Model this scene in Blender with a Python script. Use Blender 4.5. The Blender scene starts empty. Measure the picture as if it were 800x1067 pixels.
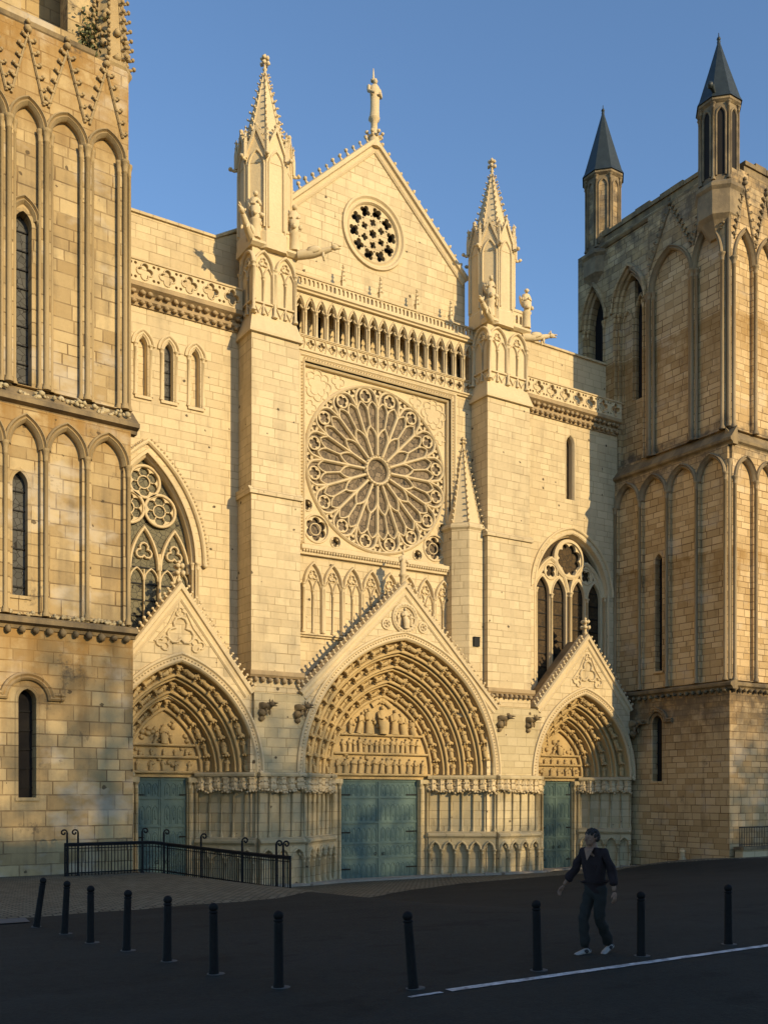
import bpy, math, random
from mathutils import Vector, Matrix
from mathutils.geometry import tessellate_polygon
sin, cos, pi, sqrt = math.sin, math.cos, math.pi, math.sqrt
RD = math.radians
random.seed(11)
S = bpy.context.scene
COL = S.collection
ZV = Vector((0, 0, 1))

# ------------------------------------------------------------------ camera
CAMX, CAMY, CAMZ = -25.539, -40.0, 2.2
YAW = RD(32.86)
cd = bpy.data.cameras.new('camera')
cam = bpy.data.objects.new('camera', cd)
COL.objects.link(cam)
cam.location = (CAMX, CAMY, CAMZ)
cam.rotation_euler = (RD(90), 0, -YAW)
cd.sensor_fit = 'HORIZONTAL'
cd.sensor_width = 36
cd.lens = 1040 / 800 * 36
cd.shift_y = 294.5 / 800
cd.clip_end = 5000
cd.clip_start = 0.1
S.camera = cam

# ------------------------------------------------------------------ light
SUN_EL = RD(15.5)
SUN_TAN = 0.27                       # sun stands to the right of the facade normal
sdir = Vector((SUN_TAN, -1, 0)).normalized() * cos(SUN_EL) + ZV * sin(SUN_EL)   # towards the sun
sl = bpy.data.lights.new('sun', 'SUN')
sl.energy = 3.25
sl.angle = RD(0.53)
sl.color = (1.0, 0.76, 0.425)
so = bpy.data.objects.new('sun', sl)
COL.objects.link(so)
so.rotation_euler = sdir.to_track_quat('Z', 'Y').to_euler()
so.location = (0, -60, 60)
w = bpy.data.worlds.new('World')
S.world = w
w.use_nodes = True
nt = w.node_tree
sky = nt.nodes.new('ShaderNodeTexSky')
sky.sky_type = 'NISHITA'
sky.sun_disc = False
sky.sun_elevation = SUN_EL
sky.sun_rotation = math.atan2(sdir.x, sdir.y)
sky.air_density = 1.0
sky.dust_density = 0.4
sky.altitude = 200
sky.ozone_density = 3.4
bg = nt.nodes['Background']
bg.inputs['Strength'].default_value = 0.15
nt.links.new(sky.outputs[0], bg.inputs[0])
S.view_settings.view_transform = 'Standard'
S.view_settings.look = 'None'
S.view_settings.gamma = 1
S.view_settings.exposure = 0.6
S.view_settings.use_curve_mapping = False

# ------------------------------------------------------------------ materials
class NT:
    def __init__(s, name):
        s.m = bpy.data.materials.new(name)
        s.m.use_nodes = True
        s.t = s.m.node_tree
        s.b = s.t.nodes['Principled BSDF']
    def n(s, typ, **kw):
        nd = s.t.nodes.new(typ)
        for k, v in kw.items():
            setattr(nd, k, v)
        return nd
    def l(s, a, b):
        s.t.links.new(a, b)
    def math(s, op, a, b=None, c=None):
        nd = s.n('ShaderNodeMath', operation=op)
        for i, x in enumerate((a, b, c)):
            if x is None: continue
            if isinstance(x, (int, float)): nd.inputs[i].default_value = x
            else: s.l(x, nd.inputs[i])
        return nd.outputs[0]
    def mix(s, fac, a, b, blend='MIX'):
        nd = s.n('ShaderNodeMix', data_type='RGBA', blend_type=blend)
        for i, x in ((0, fac), (6, a), (7, b)):
            if isinstance(x, (int, float)): nd.inputs[i].default_value = x
            elif isinstance(x, tuple): nd.inputs[i].default_value = (*x, 1)
            else: s.l(x, nd.inputs[i])
        return nd.outputs[2]
    def noise(s, vec, scale, detail=3, rough=0.55):
        nd = s.n('ShaderNodeTexNoise')
        nd.inputs['Scale'].default_value = scale
        nd.inputs['Detail'].default_value = detail
        nd.inputs['Roughness'].default_value = rough
        if vec is not None: s.l(vec, nd.inputs['Vector'])
        return nd.outputs[0]
    def ramp(s, x, lo, hi, a=0.0, b=1.0):
        nd = s.n('ShaderNodeMapRange')
        s.l(x, nd.inputs[0])
        for i, v in zip((1, 2, 3, 4), (lo, hi, a, b)): nd.inputs[i].default_value = v
        return nd.outputs[0]
    def vmul(s, vec, t):
        nd = s.n('ShaderNodeVectorMath', operation='MULTIPLY')
        s.l(vec, nd.inputs[0]); nd.inputs[1].default_value = t
        return nd.outputs[0]
    def pos(s):
        return s.n('ShaderNodeNewGeometry').outputs['Position']
    def set(s, col=None, rough=None, metal=None, spec=None):
        if col is not None:
            if isinstance(col, tuple): s.b.inputs['Base Color'].default_value = (*col, 1)
            else: s.l(col, s.b.inputs['Base Color'])
        if rough is not None:
            if isinstance(rough, (int, float)): s.b.inputs['Roughness'].default_value = rough
            else: s.l(rough, s.b.inputs['Roughness'])
        if metal is not None: s.b.inputs['Metallic'].default_value = metal
        if spec is not None: s.b.inputs['Specular IOR Level'].default_value = spec
    def bump(s, h, strength=0.3, dist=0.02):
        nd = s.n('ShaderNodeBump')
        nd.inputs['Strength'].default_value = strength
        nd.inputs['Distance'].default_value = dist
        s.l(h, nd.inputs['Height'])
        s.l(nd.outputs[0], s.b.inputs['Normal'])

def stone(name, c1, c2, mortar=(0.2, 0.15, 0.1), bw=0.72, bh=0.36, joints=True, stain=0.3, pock=0.5,
          dark=(0.10, 0.08, 0.055), stain_lo=0.52, stain_hi=0.75, ms=0.017, patch=0.0, rust=0.0, jk=0.8, crust=0.0, jl=0.1):
    q = NT(name)
    g = q.n('ShaderNodeNewGeometry')
    P, N = g.outputs['Position'], g.outputs['True Normal']
    sp = q.n('ShaderNodeSeparateXYZ'); q.l(P, sp.inputs[0])
    sn = q.n('ShaderNodeSeparateXYZ'); q.l(N, sn.inputs[0])
    isx = q.math('GREATER_THAN', q.math('ABSOLUTE', sn.outputs[0]), 0.72)
    mx = q.n('ShaderNodeMix', data_type='FLOAT')
    q.l(isx, mx.inputs[0]); q.l(sp.outputs[0], mx.inputs[2]); q.l(sp.outputs[1], mx.inputs[3])
    n_big = q.noise(P, 0.22, 4, 0.6)
    n_mid = q.noise(P, 1.3, 5, 0.65)
    n_fine = q.noise(P, 9.0, 4, 0.7)
    streak = q.noise(q.vmul(P, (1.6, 1.6, 0.16)), 1.0, 4, 0.6)
    if joints:
        cv = q.n('ShaderNodeCombineXYZ')
        # the course height drifts a little from course to course, block lengths too
        zz = q.math('ADD', sp.outputs[2], q.math('MULTIPLY', q.math('SINE', q.math('MULTIPLY', sp.outputs[2], 1.9)), 0.10))
        row = q.math('FLOOR', q.math('DIVIDE', zz, bh))
        wn = q.n('ShaderNodeTexWhiteNoise', noise_dimensions='1D'); q.l(row, wn.inputs['W'])
        sc = q.ramp(wn.outputs[0], 0, 1, 0.72, 1.3)
        off = q.math('MULTIPLY', wn.outputs[0], 37.0)
        aa = q.math('ADD', q.math('MULTIPLY', mx.outputs[0], sc), off)
        q.l(q.math('ADD', aa, q.math('MULTIPLY', q.math('SUBTRACT', n_mid, 0.5), 0.03)), cv.inputs[0])
        q.l(q.math('ADD', zz, q.math('MULTIPLY', q.math('SUBTRACT', n_mid, 0.5), 0.02)), cv.inputs[1])
        br = q.n('ShaderNodeTexBrick')
        br.offset = 0.5; br.squash = 1.0
        q.l(cv.outputs[0], br.inputs['Vector'])
        br.inputs['Scale'].default_value = 1
        br.inputs['Brick Width'].default_value = bw
        br.inputs['Row Height'].default_value = bh
        br.inputs['Mortar Size'].default_value = ms
        br.inputs['Mortar Smooth'].default_value = 0.3
        br.inputs['Bias'].default_value = 0.0
        br.inputs['Color1'].default_value = (*c1, 1)
        br.inputs['Color2'].default_value = (*c2, 1)
        br.inputs['Mortar'].default_value = (*mortar, 1)
        col = br.outputs['Color']
        # joints come and go
        mid = tuple((a + b) / 2 for a, b in zip(c1, c2))
        keep = q.ramp(q.noise(P, 0.9, 3), 0.38, 0.62, jl, jk)
        jf = q.math('MULTIPLY', br.outputs['Fac'], q.math('SUBTRACT', 1.0, keep))
        col = q.mix(jf, col, mid)
        h = q.math('SUBTRACT', q.math('MULTIPLY', n_fine, 0.5), br.outputs['Fac'])
    else:
        col = q.mix(n_mid, c1, c2)
        h = n_fine
    col = q.mix(1.0, col, q.mix(n_big, (0.80, 0.77, 0.72), (1.16, 1.15, 1.13)), 'MULTIPLY')
    col = q.mix(1.0, col, q.mix(n_fine, (0.88, 0.87, 0.86), (1.10, 1.10, 1.10)), 'MULTIPLY')
    st = q.math('MULTIPLY', q.ramp(q.math('ADD', q.math('MULTIPLY', streak, 0.6), q.math('MULTIPLY', n_mid, 0.4)), stain_lo, stain_hi), stain)
    col = q.mix(st, col, dark)
    if patch > 0:                       # paler replaced / lime-washed patches
        pf = q.math('MULTIPLY', q.ramp(q.noise(q.vmul(P, (1, 1, 1.6)), 0.45, 4, 0.6), 0.55, 0.66), patch)
        col = q.mix(pf, col, (0.52, 0.47, 0.38))
    if rust > 0:                        # ochre run-off below the ledges and black crusts
        z = sp.outputs[2]
        zn = q.math('ADD', z, q.math('MULTIPLY', q.math('SUBTRACT', streak, 0.5), 5.0))
        band = None
        for lo, hi in ((4.6, 7.6), (12.6, 14.5), (22.5, 26.5)):
            f = q.ramp(zn, lo, hi)
            f = q.math('MULTIPLY', f, q.math('LESS_THAN', z, hi + .1))
            f = q.math('MULTIPLY', f, q.math('GREATER_THAN', z, lo - 2.5))
            band = f if band is None else q.math('MAXIMUM', band, f)
        f = q.math('MULTIPLY', q.math('MULTIPLY', band, q.ramp(n_mid, 0.3, 0.52)), rust)
        col = q.mix(f, col, (0.30, 0.175, 0.055))
        bl = q.math('MULTIPLY', q.ramp(q.math('ADD', q.math('MULTIPLY', q.noise(P, 0.7, 5, 0.7), .7), q.math('MULTIPLY', n_fine, .3)), 0.58, 0.68), rust * .8)
        col = q.mix(bl, col, (0.07, 0.058, 0.045))
    if crust > 0:                       # black lichen on and above the ledges and along the parapet
        z = sp.outputs[2]; zn = q.math('ADD', z, q.math('MULTIPLY', q.math('SUBTRACT', q.noise(P, 0.8, 5, .7), 0.5), 3.5))
        band = None
        for lo, mi, hi in ((29.5, 33.0, 40.0), (18.6, 19.6, 21.2), (4.0, 7.4, 7.9)):
            f = q.math('MULTIPLY', q.ramp(zn, lo, mi), q.math('SUBTRACT', 1.0, q.ramp(zn, hi - .6, hi)))
            band = f if band is None else q.math('MAXIMUM', band, f)
        col = q.mix(q.math('MULTIPLY', q.math('MULTIPLY', band, q.ramp(n_mid, 0.32, 0.58)), crust), col, (0.10, 0.082, 0.06))
    if pock > 0:
        v = q.n('ShaderNodeTexVoronoi'); v.voronoi_dimensions = '2D'; v.inputs['Scale'].default_value = 0.85
        c2d = q.n('ShaderNodeCombineXYZ')
        q.l(q.math('ADD', mx.outputs[0], q.math('MULTIPLY', n_fine, 0.22)), c2d.inputs[0]); q.l(q.math('ADD', sp.outputs[2], q.math('MULTIPLY', n_mid, 0.1)), c2d.inputs[1])
        q.l(c2d.outputs[0], v.inputs['Vector'])
        vs_ = q.n('ShaderNodeSeparateColor'); q.l(v.outputs['Color'], vs_.inputs[0])
        pk = q.math('LESS_THAN', q.math('ADD', v.outputs['Distance'], q.math('MULTIPLY', n_mid, 0.12)), q.ramp(vs_.outputs[0], 0, 1, 0.045, 0.125))
        sel = q.math('GREATER_THAN', q.noise(P, 0.6, 3), 0.47)
        pk = q.math('MULTIPLY', q.math('MULTIPLY', pk, sel), pock)
        col = q.mix(pk, col, (0.07, 0.05, 0.03))
        h = q.math('SUBTRACT', h, pk)
    q.set(col, 0.92, spec=0.2)
    q.bump(h, 0.6, 0.022)
    return q.m

def plain(name, col, rough=0.6, metal=0.0, var=0.25, scale=8.0, spec=0.4):
    q = NT(name)
    n = q.noise(q.n('ShaderNodeTexCoord').outputs['Object'], scale, 4)
    lo = tuple(c * (1 - var) for c in col); hi = tuple(min(1, c * (1 + var)) for c in col)
    q.set(q.mix(n, lo, hi), rough, metal, spec)
    q.bump(n, 0.15, 0.01)
    return q.m

M = {}
M['ashlar'] = stone('limestone_ashlar', (0.545, 0.45, 0.28), (0.645, 0.54, 0.34), (0.29, 0.215, 0.115), stain=0.42, pock=0.9, stain_lo=0.5, jk=0.75, jl=0.15)
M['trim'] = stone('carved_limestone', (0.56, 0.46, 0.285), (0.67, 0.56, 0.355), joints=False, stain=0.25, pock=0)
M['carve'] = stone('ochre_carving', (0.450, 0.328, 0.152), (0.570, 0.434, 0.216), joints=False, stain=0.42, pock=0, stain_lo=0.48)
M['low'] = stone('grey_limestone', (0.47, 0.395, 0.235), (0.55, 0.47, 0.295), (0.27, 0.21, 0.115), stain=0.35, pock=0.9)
M['tower'] = stone('old_tower_stone', (0.35, 0.255, 0.125), (0.53, 0.415, 0.225), (0.19, 0.13, 0.065), bw=0.8, bh=0.42, stain=0.65, pock=0.8,
                   stain_lo=0.48, stain_hi=0.70, patch=0.5, ms=0.022, rust=1.0, jk=1.0, jl=0.3)
M['tower_r'] = stone('blackened_tower_stone', (0.45, 0.315, 0.15), (0.64, 0.485, 0.27), (0.19, 0.12, 0.055), bw=0.66, bh=0.33, stain=0.75, pock=0.3,
                     dark=(0.13, 0.092, 0.052), stain_lo=0.54, stain_hi=0.78, ms=0.022, patch=0.3, rust=0.7, jk=1.0, jl=0.45, crust=0.85)
M['weather'] = stone('weathered_cornice', (0.240, 0.179, 0.096), (0.340, 0.261, 0.144), joints=False, stain=0.8, pock=0, stain_lo=0.42, stain_hi=0.6)
M['tower_trim'] = stone('tower_carving', (0.33, 0.245, 0.125), (0.46, 0.355, 0.19), joints=False, stain=0.55, pock=0, stain_lo=0.46)

M['trim_r'] = stone('grey_tower_carving', (0.29, 0.225, 0.13), (0.42, 0.33, 0.20), joints=False, stain=0.7, pock=0, stain_lo=0.45, crust=0.7)
M['corn'] = stone('ochre_cornice', (0.36, 0.27, 0.15), (0.47, 0.365, 0.22), joints=False, stain=0.6, pock=0, stain_lo=0.45)

def glass_mat(name, a, b, scale=3.2, rough=0.35):
    q = NT(name)
    P = q.pos()
    v = q.n('ShaderNodeTexVoronoi'); v.inputs['Scale'].default_value = scale
    q.l(P, v.inputs['Vector'])
    e = q.n('ShaderNodeTexVoronoi', feature='DISTANCE_TO_EDGE'); e.inputs['Scale'].default_value = scale
    q.l(P, e.inputs['Vector'])
    sc = q.n('ShaderNodeSeparateColor'); q.l(v.outputs['Color'], sc.inputs[0])
    c = q.mix(sc.outputs[0], a, b)
    lead = q.math('LESS_THAN', e.outputs[0], 0.035)
    c = q.mix(lead, c, (0.02, 0.018, 0.016))
    q.set(c, rough, 0, 0.15)
    q.bump(q.noise(P, 2.2, 2), 0.15, 0.03)
    return q.m
M['rose_glass'] = glass_mat('rose_leaded_glass', (0.11, 0.082, 0.05), (0.23, 0.175, 0.11), 4.2, .6)
M['glass'] = glass_mat('old_leaded_glass', (0.12, 0.11, 0.068), (0.165, 0.15, 0.095), 5.0, 0.65)
M['glass_dark'] = glass_mat('dusty_leaded_glass', (0.05, 0.033, 0.016), (0.085, 0.056, 0.026), 4.5, 0.65)
M['glass_grey'] = glass_mat('grey_slit_glass', (0.065, 0.066, 0.06), (0.095, 0.095, 0.088), 5.0, 0.65)
M['void'] = plain('dark_interior', (0.012, 0.010, 0.009), 0.9, var=0.3)
M['slate'] = plain('grey_slate', (0.026, 0.036, 0.038), 0.5, var=0.5, scale=3)
M['iron'] = plain('black_iron', (0.008, 0.008, 0.008), 0.65, 0.0, var=0.4, spec=0.25)
M['bollard'] = plain('dark_bollard_paint', (0.007, 0.007, 0.007), 0.75, 0.0, var=0.6, scale=14, spec=0.2)
M['kerb'] = stone('kerb_stone', (0.36, 0.31, 0.24), (0.44, 0.39, 0.31), joints=False, stain=0.4, pock=0)
M['footing'] = plain('concrete_footing', (0.085, 0.085, 0.08), 0.9, var=0.35, scale=12)

def door_mat():
    q = NT('teal_door_paint')
    P = q.pos()
    n = q.noise(q.vmul(P, (3, 3, 1)), 2.0, 5, 0.65)
    c = q.mix(n, (0.072, 0.130, 0.115), (0.115, 0.180, 0.158))
    c = q.mix(q.math('MULTIPLY', q.ramp(q.noise(P, 3.5, 5, 0.7), 0.56, 0.7), 0.6), c, (0.065, 0.10, 0.085))
    q.set(c, 0.6, 0, 0.35)
    q.bump(q.noise(P, 14, 4), 0.3, 0.01)
    return q.m
M['door'] = door_mat()

def asphalt_mat():
    q = NT('worn_asphalt')
    P = q.pos()
    nb = q.noise(P, 0.25, 4, 0.6); nf = q.noise(P, 26, 3, 0.7); nm = q.noise(q.vmul(P, (0.35, 1.4, 1)), 0.8, 4, 0.6)
    c = q.mix(nb, (0.012, 0.0145, 0.0125), (0.028, 0.030, 0.0255))
    c = q.mix(1.0, c, q.mix(nf, (0.5, 0.5, 0.5), (1.6, 1.6, 1.6)), 'MULTIPLY')
    c = q.mix(1.0, c, q.mix(q.noise(P, 7.0, 4, 0.75), (0.55, 0.55, 0.55), (1.5, 1.5, 1.5)), 'MULTIPLY')
    c = q.mix(q.ramp(nm, 0.52, 0.70, 0, 0.55), c, (0.030, 0.032, 0.029))
    c = q.mix(q.ramp(q.noise(q.vmul(P, (1, 1.6, 1)), 0.55, 5, 0.7), 0.56, 0.64, 0, 0.5), c, (0.007, 0.008, 0.0075))
    v = q.n('ShaderNodeTexVoronoi', feature='DISTANCE_TO_EDGE'); v.inputs['Scale'].default_value = 0.22
    q.l(q.mix(0.2, P, q.n('ShaderNodeTexNoise').outputs[1]), v.inputs['Vector'])
    crack = q.math('LESS_THAN', v.outputs[0], 0.0035)
    c = q.mix(q.math('MULTIPLY', crack, 0.6), c, (0.02, 0.02, 0.02))
    q.set(c, 0.92, 0, 0.12)
    q.bump(nf, 0.7, 0.015)
    return q.m
M['asphalt'] = asphalt_mat()

def cobble_mat():
    q = NT('granite_setts')
    P = q.pos()
    br = q.n('ShaderNodeTexBrick'); br.offset = 0.5
    d = q.mix(0.04, P, q.n('ShaderNodeTexNoise').outputs[1])
    q.l(d, br.inputs['Vector'])
    for k, v in (('Scale', 1), ('Brick Width', 0.2), ('Row Height', 0.14), ('Mortar Size', 0.02), ('Mortar Smooth', 0.4), ('Bias', 0)):
        br.inputs[k].default_value = v
    br.inputs['Color1'].default_value = (0.11, 0.102, 0.066, 1)
    br.inputs['Color2'].default_value = (0.20, 0.186, 0.128, 1)
    br.inputs['Mortar'].default_value = (0.025, 0.023, 0.017, 1)
    c = q.mix(1.0, br.outputs['Color'], q.mix(q.noise(P, 0.5, 4), (0.65, 0.65, 0.63), (1.25, 1.23, 1.2)), 'MULTIPLY')
    q.set(c, 0.8, 0, 0.3)
    q.bump(q.math('SUBTRACT', q.math('MULTIPLY', q.noise(P, 20, 2), 0.4), br.outputs['Fac']), 0.8, 0.03)
    return q.m
M['cobble'] = cobble_mat()

def paint_mat():
    q = NT('worn_road_paint')
    P = q.pos()
    n = q.noise(P, 7, 5, 0.7)
    q.set(q.mix(q.ramp(n, 0.42, 0.64, 0, 0.85), (0.58, 0.58, 0.57), (0.10, 0.10, 0.10)), 0.7)
    return q.m
M['paint'] = paint_mat()

# ------------------------------------------------------------------ mesh tools
class MB:
    """collects shapes and links them as ONE mesh object"""
    def __init__(s):
        s.v = []; s.f = []; s.mi = []; s.sm = []; s.cur = 0
    def add(s, vs, fs, smooth=False):
        o = len(s.v)
        s.v.extend([(p[0], p[1], p[2]) for p in vs])
        for f in fs:
            s.f.append(tuple(i + o for i in f)); s.mi.append(s.cur); s.sm.append(smooth)
    def build(s, name, mats, parent=None, label=None):
        me = bpy.data.meshes.new(name)
        me.from_pydata(s.v, [], s.f)
        for m in (mats if isinstance(mats, (list, tuple)) else [mats]):
            me.materials.append(M[m] if isinstance(m, str) else m)
        me.polygons.foreach_set('material_index', s.mi)
        me.polygons.foreach_set('use_smooth', s.sm)
        me.update()
        o = bpy.data.objects.new(name, me)
        COL.objects.link(o)
        if parent is not None:
            o.parent = parent
            if parent.type == 'EMPTY' and parent.get('world_kids'):
                o.matrix_parent_inverse = Matrix.Translation(-parent.location)
        if label: o['label'] = label
        return o

class Fr:
    """a vertical working plane: u along it, v up, w outwards"""
    def __init__(s, o, u):
        s.o = Vector(o); s.U = Vector((u[0], u[1], 0)).normalized(); s.W = s.U.cross(ZV)
    def p(s, u, v, w):
        return s.o + s.U * u + ZV * v + s.W * w

def tag(o, label=None, cat=None, group=None, kind=None):
    if label: o['label'] = label
    if cat: o['category'] = cat
    if group: o['group'] = group
    if kind: o['kind'] = kind
    return o

def empty(name, loc, label=None, cat=None, group=None, world_kids=False, parent=None):
    o = bpy.data.objects.new(name, None)
    COL.objects.link(o)
    o.location = loc
    if world_kids: o['world_kids'] = True
    if parent is not None: o.parent = parent
    return tag(o, label, cat, group)

def box(b, fr, u0, u1, v0, v1, w0, w1):
    vs = [fr.p(u, v, w_) for w_ in (w0, w1) for v in (v0, v1) for u in (u0, u1)]
    b.add(vs, [(0, 2, 3, 1), (4, 5, 7, 6), (0, 1, 5, 4), (2, 6, 7, 3), (0, 4, 6, 2), (1, 3, 7, 5)])

def plate(b, fr, outer, holes, w1, w0, rim=True, back=False):
    loops = [outer] + list(holes)
    vl = [[Vector((x, y, 0)) for x, y in lp] for lp in loops]
    tris = tessellate_polygon(vl)
    flat = [p for lp in loops for p in lp]
    fs = []
    for t in tris:
        a, c, d = (flat[i] for i in t)
        ar = (c[0] - a[0]) * (d[1] - a[1]) - (c[1] - a[1]) * (d[0] - a[0])
        if abs(ar) < 1e-9: continue
        fs.append(t if ar > 0 else (t[0], t[2], t[1]))
    b.add([fr.p(x, y, w1) for x, y in flat], fs)
    if back:
        b.add([fr.p(x, y, w0) for x, y in flat], [f[::-1] for f in fs])
    if rim:
        for lp in loops:
            n = len(lp)
            vs = [fr.p(x, y, w1) for x, y in lp] + [fr.p(x, y, w0) for x, y in lp]
            b.add(vs, [(i, i + n, (i + 1) % n + n, (i + 1) % n) for i in range(n)])

def offs(path, closed):
    m = len(path); out = []
    for i in range(m):
        if closed: a, c, d = path[i - 1], path[i], path[(i + 1) % m]
        else: a, c, d = path[max(i - 1, 0)], path[i], path[min(i + 1, m - 1)]
        d1 = Vector((c[0] - a[0], c[1] - a[1])); d2 = Vector((d[0] - c[0], d[1] - c[1]))
        if d1.length < 1e-9: d1 = d2
        if d2.length < 1e-9: d2 = d1
        d1.normalize(); d2.normalize()
        n1 = Vector((-d1.y, d1.x)); n2 = Vector((-d2.y, d2.x))
        k = n1 + n2
        if k.length < 1e-6: k = n1
        k.normalize()
        out.append(k / max(0.35, k.dot(n1)))
    return out

def sweep(b, fr, path, prof, closed=False, smooth=False, caps=True):
    """profile (n, w) closed polygon swept along a (u, v) path; +n is to the left of travel"""
    nn = offs(path, closed)
    k = len(prof); m = len(path)
    vs = [fr.p(c[0] + n.x * q[0], c[1] + n.y * q[0], q[1]) for c, n in zip(path, nn) for q in prof]
    fs = []
    for i in range(m if closed else m - 1):
        j = (i + 1) % m
        for e in range(k):
            g = (e + 1) % k
            fs.append((i * k + e, i * k + g, j * k + g, j * k + e))
    if caps and not closed:
        fs.append(tuple(range(k))); fs.append(tuple((m - 1) * k + e for e in range(k))[::-1])
    b.add(vs, fs, smooth)

def rect(n0, n1, w0, w1): return [(n0, w0), (n1, w0), (n1, w1), (n0, w1)]
def bar(hw, w0, w1, ch=0.35):
    """mullion section: flat back, chamfered nose"""
    wm = w1 - (w1 - w0) * ch
    return [(-hw, w0), (hw, w0), (hw, wm), (hw * 0.4, w1), (-hw * 0.4, w1), (-hw, wm)]
def rnd(n, w_, r, k=6): return [(n + r * cos(2 * pi * i / k), w_ + r * sin(2 * pi * i / k)) for i in range(k)]

def arch(cu, a, sv, h, n=10, legs=None):
    """pointed arch outline from left spring over the apex to right spring"""
    Rr = (a * a + h * h) / (2 * a)
    t1 = math.atan2(h, Rr - a)
    right = [(cu + (a - Rr) + Rr * cos(t1 * i / n), sv + Rr * sin(t1 * i / n)) for i in range(n + 1)]
    right[-1] = (cu, sv + h)
    left = [(2 * cu - x, y) for x, y in right]
    pts = left + right[::-1][1:]
    if legs is not None:
        pts = [(cu - a, legs)] + pts + [(cu + a, legs)]
    return pts

def circ(cu, cv, r, n=24, a0=0): return [(cu + r * cos(a0 + 2 * pi * i / n), cv + r * sin(a0 + 2 * pi * i / n)) for i in range(n)]

def foil(cu, cv, R_, n, rot=pi / 2, k=6):
    """n-foil outline that fits in radius R_"""
    s = sin(pi / n)
    d = R_ / (1 + s * 1.12); r = d * s * 1.12
    t = d * cos(pi / n) + sqrt(max(0, r * r - (d * s) ** 2))
    fm = math.atan2(t * sin(pi / n), t * cos(pi / n) - d)
    pts = []
    for i in range(n):
        th = rot + 2 * pi * i / n
        for j in range(k):
            f = -fm + 2 * fm * j / k
            x = d + r * cos(f); y = r * sin(f)
            pts.append((cu + x * cos(th) - y * sin(th), cv + x * sin(th) + y * cos(th)))
    return pts

def lathe(b, cx, cy, prof, k=8, rot=0.0, smooth=True, sy=1.0, cap=True):
    vs = [(cx + r * cos(rot + 2 * pi * i / k), cy + sy * r * sin(rot + 2 * pi * i / k), z) for r, z in prof for i in range(k)]
    fs = []
    for j in range(len(prof) - 1):
        for i in range(k):
            g = (i + 1) % k
            fs.append((j * k + i, j * k + g, (j + 1) * k + g, (j + 1) * k + i))
    b.add(vs, fs, smooth)
    if cap:
        n = len(prof) - 1
        b.add(vs, [tuple(range(k))[::-1], tuple(n * k + i for i in range(k))])

def tube(b, pts, r, k=6, smooth=True):
    pts = [Vector(p) for p in pts]
    rs = r if isinstance(r, (list, tuple)) else [r] * len(pts)
    vs = []; ref = None
    for i, p in enumerate(pts):
        d = (pts[min(i + 1, len(pts) - 1)] - pts[max(i - 1, 0)]).normalized()
        if ref is None: ref = ZV.cross(d) if abs(d.z) < 0.9 else Vector((1, 0, 0)).cross(d)
        x = (ref - d * ref.dot(d)).normalized(); y = d.cross(x); ref = x
        vs += [p + x * rs[i] * cos(2 * pi * j / k) + y * rs[i] * sin(2 * pi * j / k) for j in range(k)]
    fs = [(i * k + j, i * k + (j + 1) % k, (i + 1) * k + (j + 1) % k, (i + 1) * k + j) for i in range(len(pts) - 1) for j in range(k)]
    b.add(vs, fs, smooth)
    b.add(vs, [tuple(range(k))[::-1], tuple((len(pts) - 1) * k + j for j in range(k))])

# small round template: an octahedron subdivided once
_o = [(1, 0, 0), (-1, 0, 0), (0, 1, 0), (0, -1, 0), (0, 0, 1), (0, 0, -1)]
_of = [(0, 2, 4), (2, 1, 4), (1, 3, 4), (3, 0, 4), (2, 0, 5), (1, 2, 5), (3, 1, 5), (0, 3, 5)]
_bv = [Vector(p) for p in _o]; _bf = []; _e = {}
def _mid(i, j):
    key = (min(i, j), max(i, j))
    if key not in _e:
        _bv.append((_bv[i] + _bv[j]).normalized()); _e[key] = len(_bv) - 1
    return _e[key]
for _a, _c, _d in _of:
    x, y, z = _mid(_a, _c), _mid(_c, _d), _mid(_d, _a)
    _bf += [(_a, x, z), (x, _c, y), (z, y, _d), (x, y, z)]
def blob(b, c, ax, ay=None, az=None, jit=0.0, smooth=True):
    """ax, ay, az: half-axis vectors (or one number)"""
    if not isinstance(ax, Vector): ax, ay, az = Vector((ax, 0, 0)), Vector((0, ax, 0)), Vector((0, 0, ax))
    c = Vector(c)
    b.add([c + (ax * p.x + ay * p.y + az * p.z) * (1 + random.uniform(-jit, jit)) for p in _bv], _bf, smooth)
def dot(b, c, r):
    c = Vector(c)
    b.add([c + Vector(p) * r for p in _o], _of)

def along(path, ds, start=0.5):
    """points and tangents every ds along a 2-D path"""
    out = []; acc = ds * start
    for a, c in zip(path[:-1], path[1:]):
        L = math.hypot(c[0] - a[0], c[1] - a[1])
        while acc <= L:
            t = acc / L
            out.append(((a[0] + (c[0] - a[0]) * t, a[1] + (c[1] - a[1]) * t), ((c[0] - a[0]) / L, (c[1] - a[1]) / L)))
            acc += ds
        acc -= L
    return out
def beads(b, fr, path, ds, r, w_, n=0.0):
    for (u, v), (du, dv) in along(path, ds):
        dot(b, fr.p(u - dv * n, v + du * n, w_), r)

def crocket(b, c, out, s):
    """a curled leaf: thin stalk and a knob bent over"""
    c = Vector(c); out = Vector(out).normalized()
    side = out.cross(ZV)
    if side.length < 0.1: side = Vector((1, 0, 0))
    side.normalize(); up = side.cross(out)
    blob(b, c + out * s * 0.35, out * s * 0.6, side * s * 0.28, up * s * 0.3, 0.15)
    blob(b, c + out * s * 0.95 + ZV * s * 0.2, out * s * 0.38, side * s * 0.42, up * s * 0.36, 0.2)
def crockets(b, fr, path, ds, s, w_, start=0.5):
    for (u, v), (du, dv) in along(path, ds, start):
        o = fr.U * (-dv) + ZV * du
        crocket(b, fr.p(u, v, w_), o, s * random.uniform(0.85, 1.1))

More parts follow.
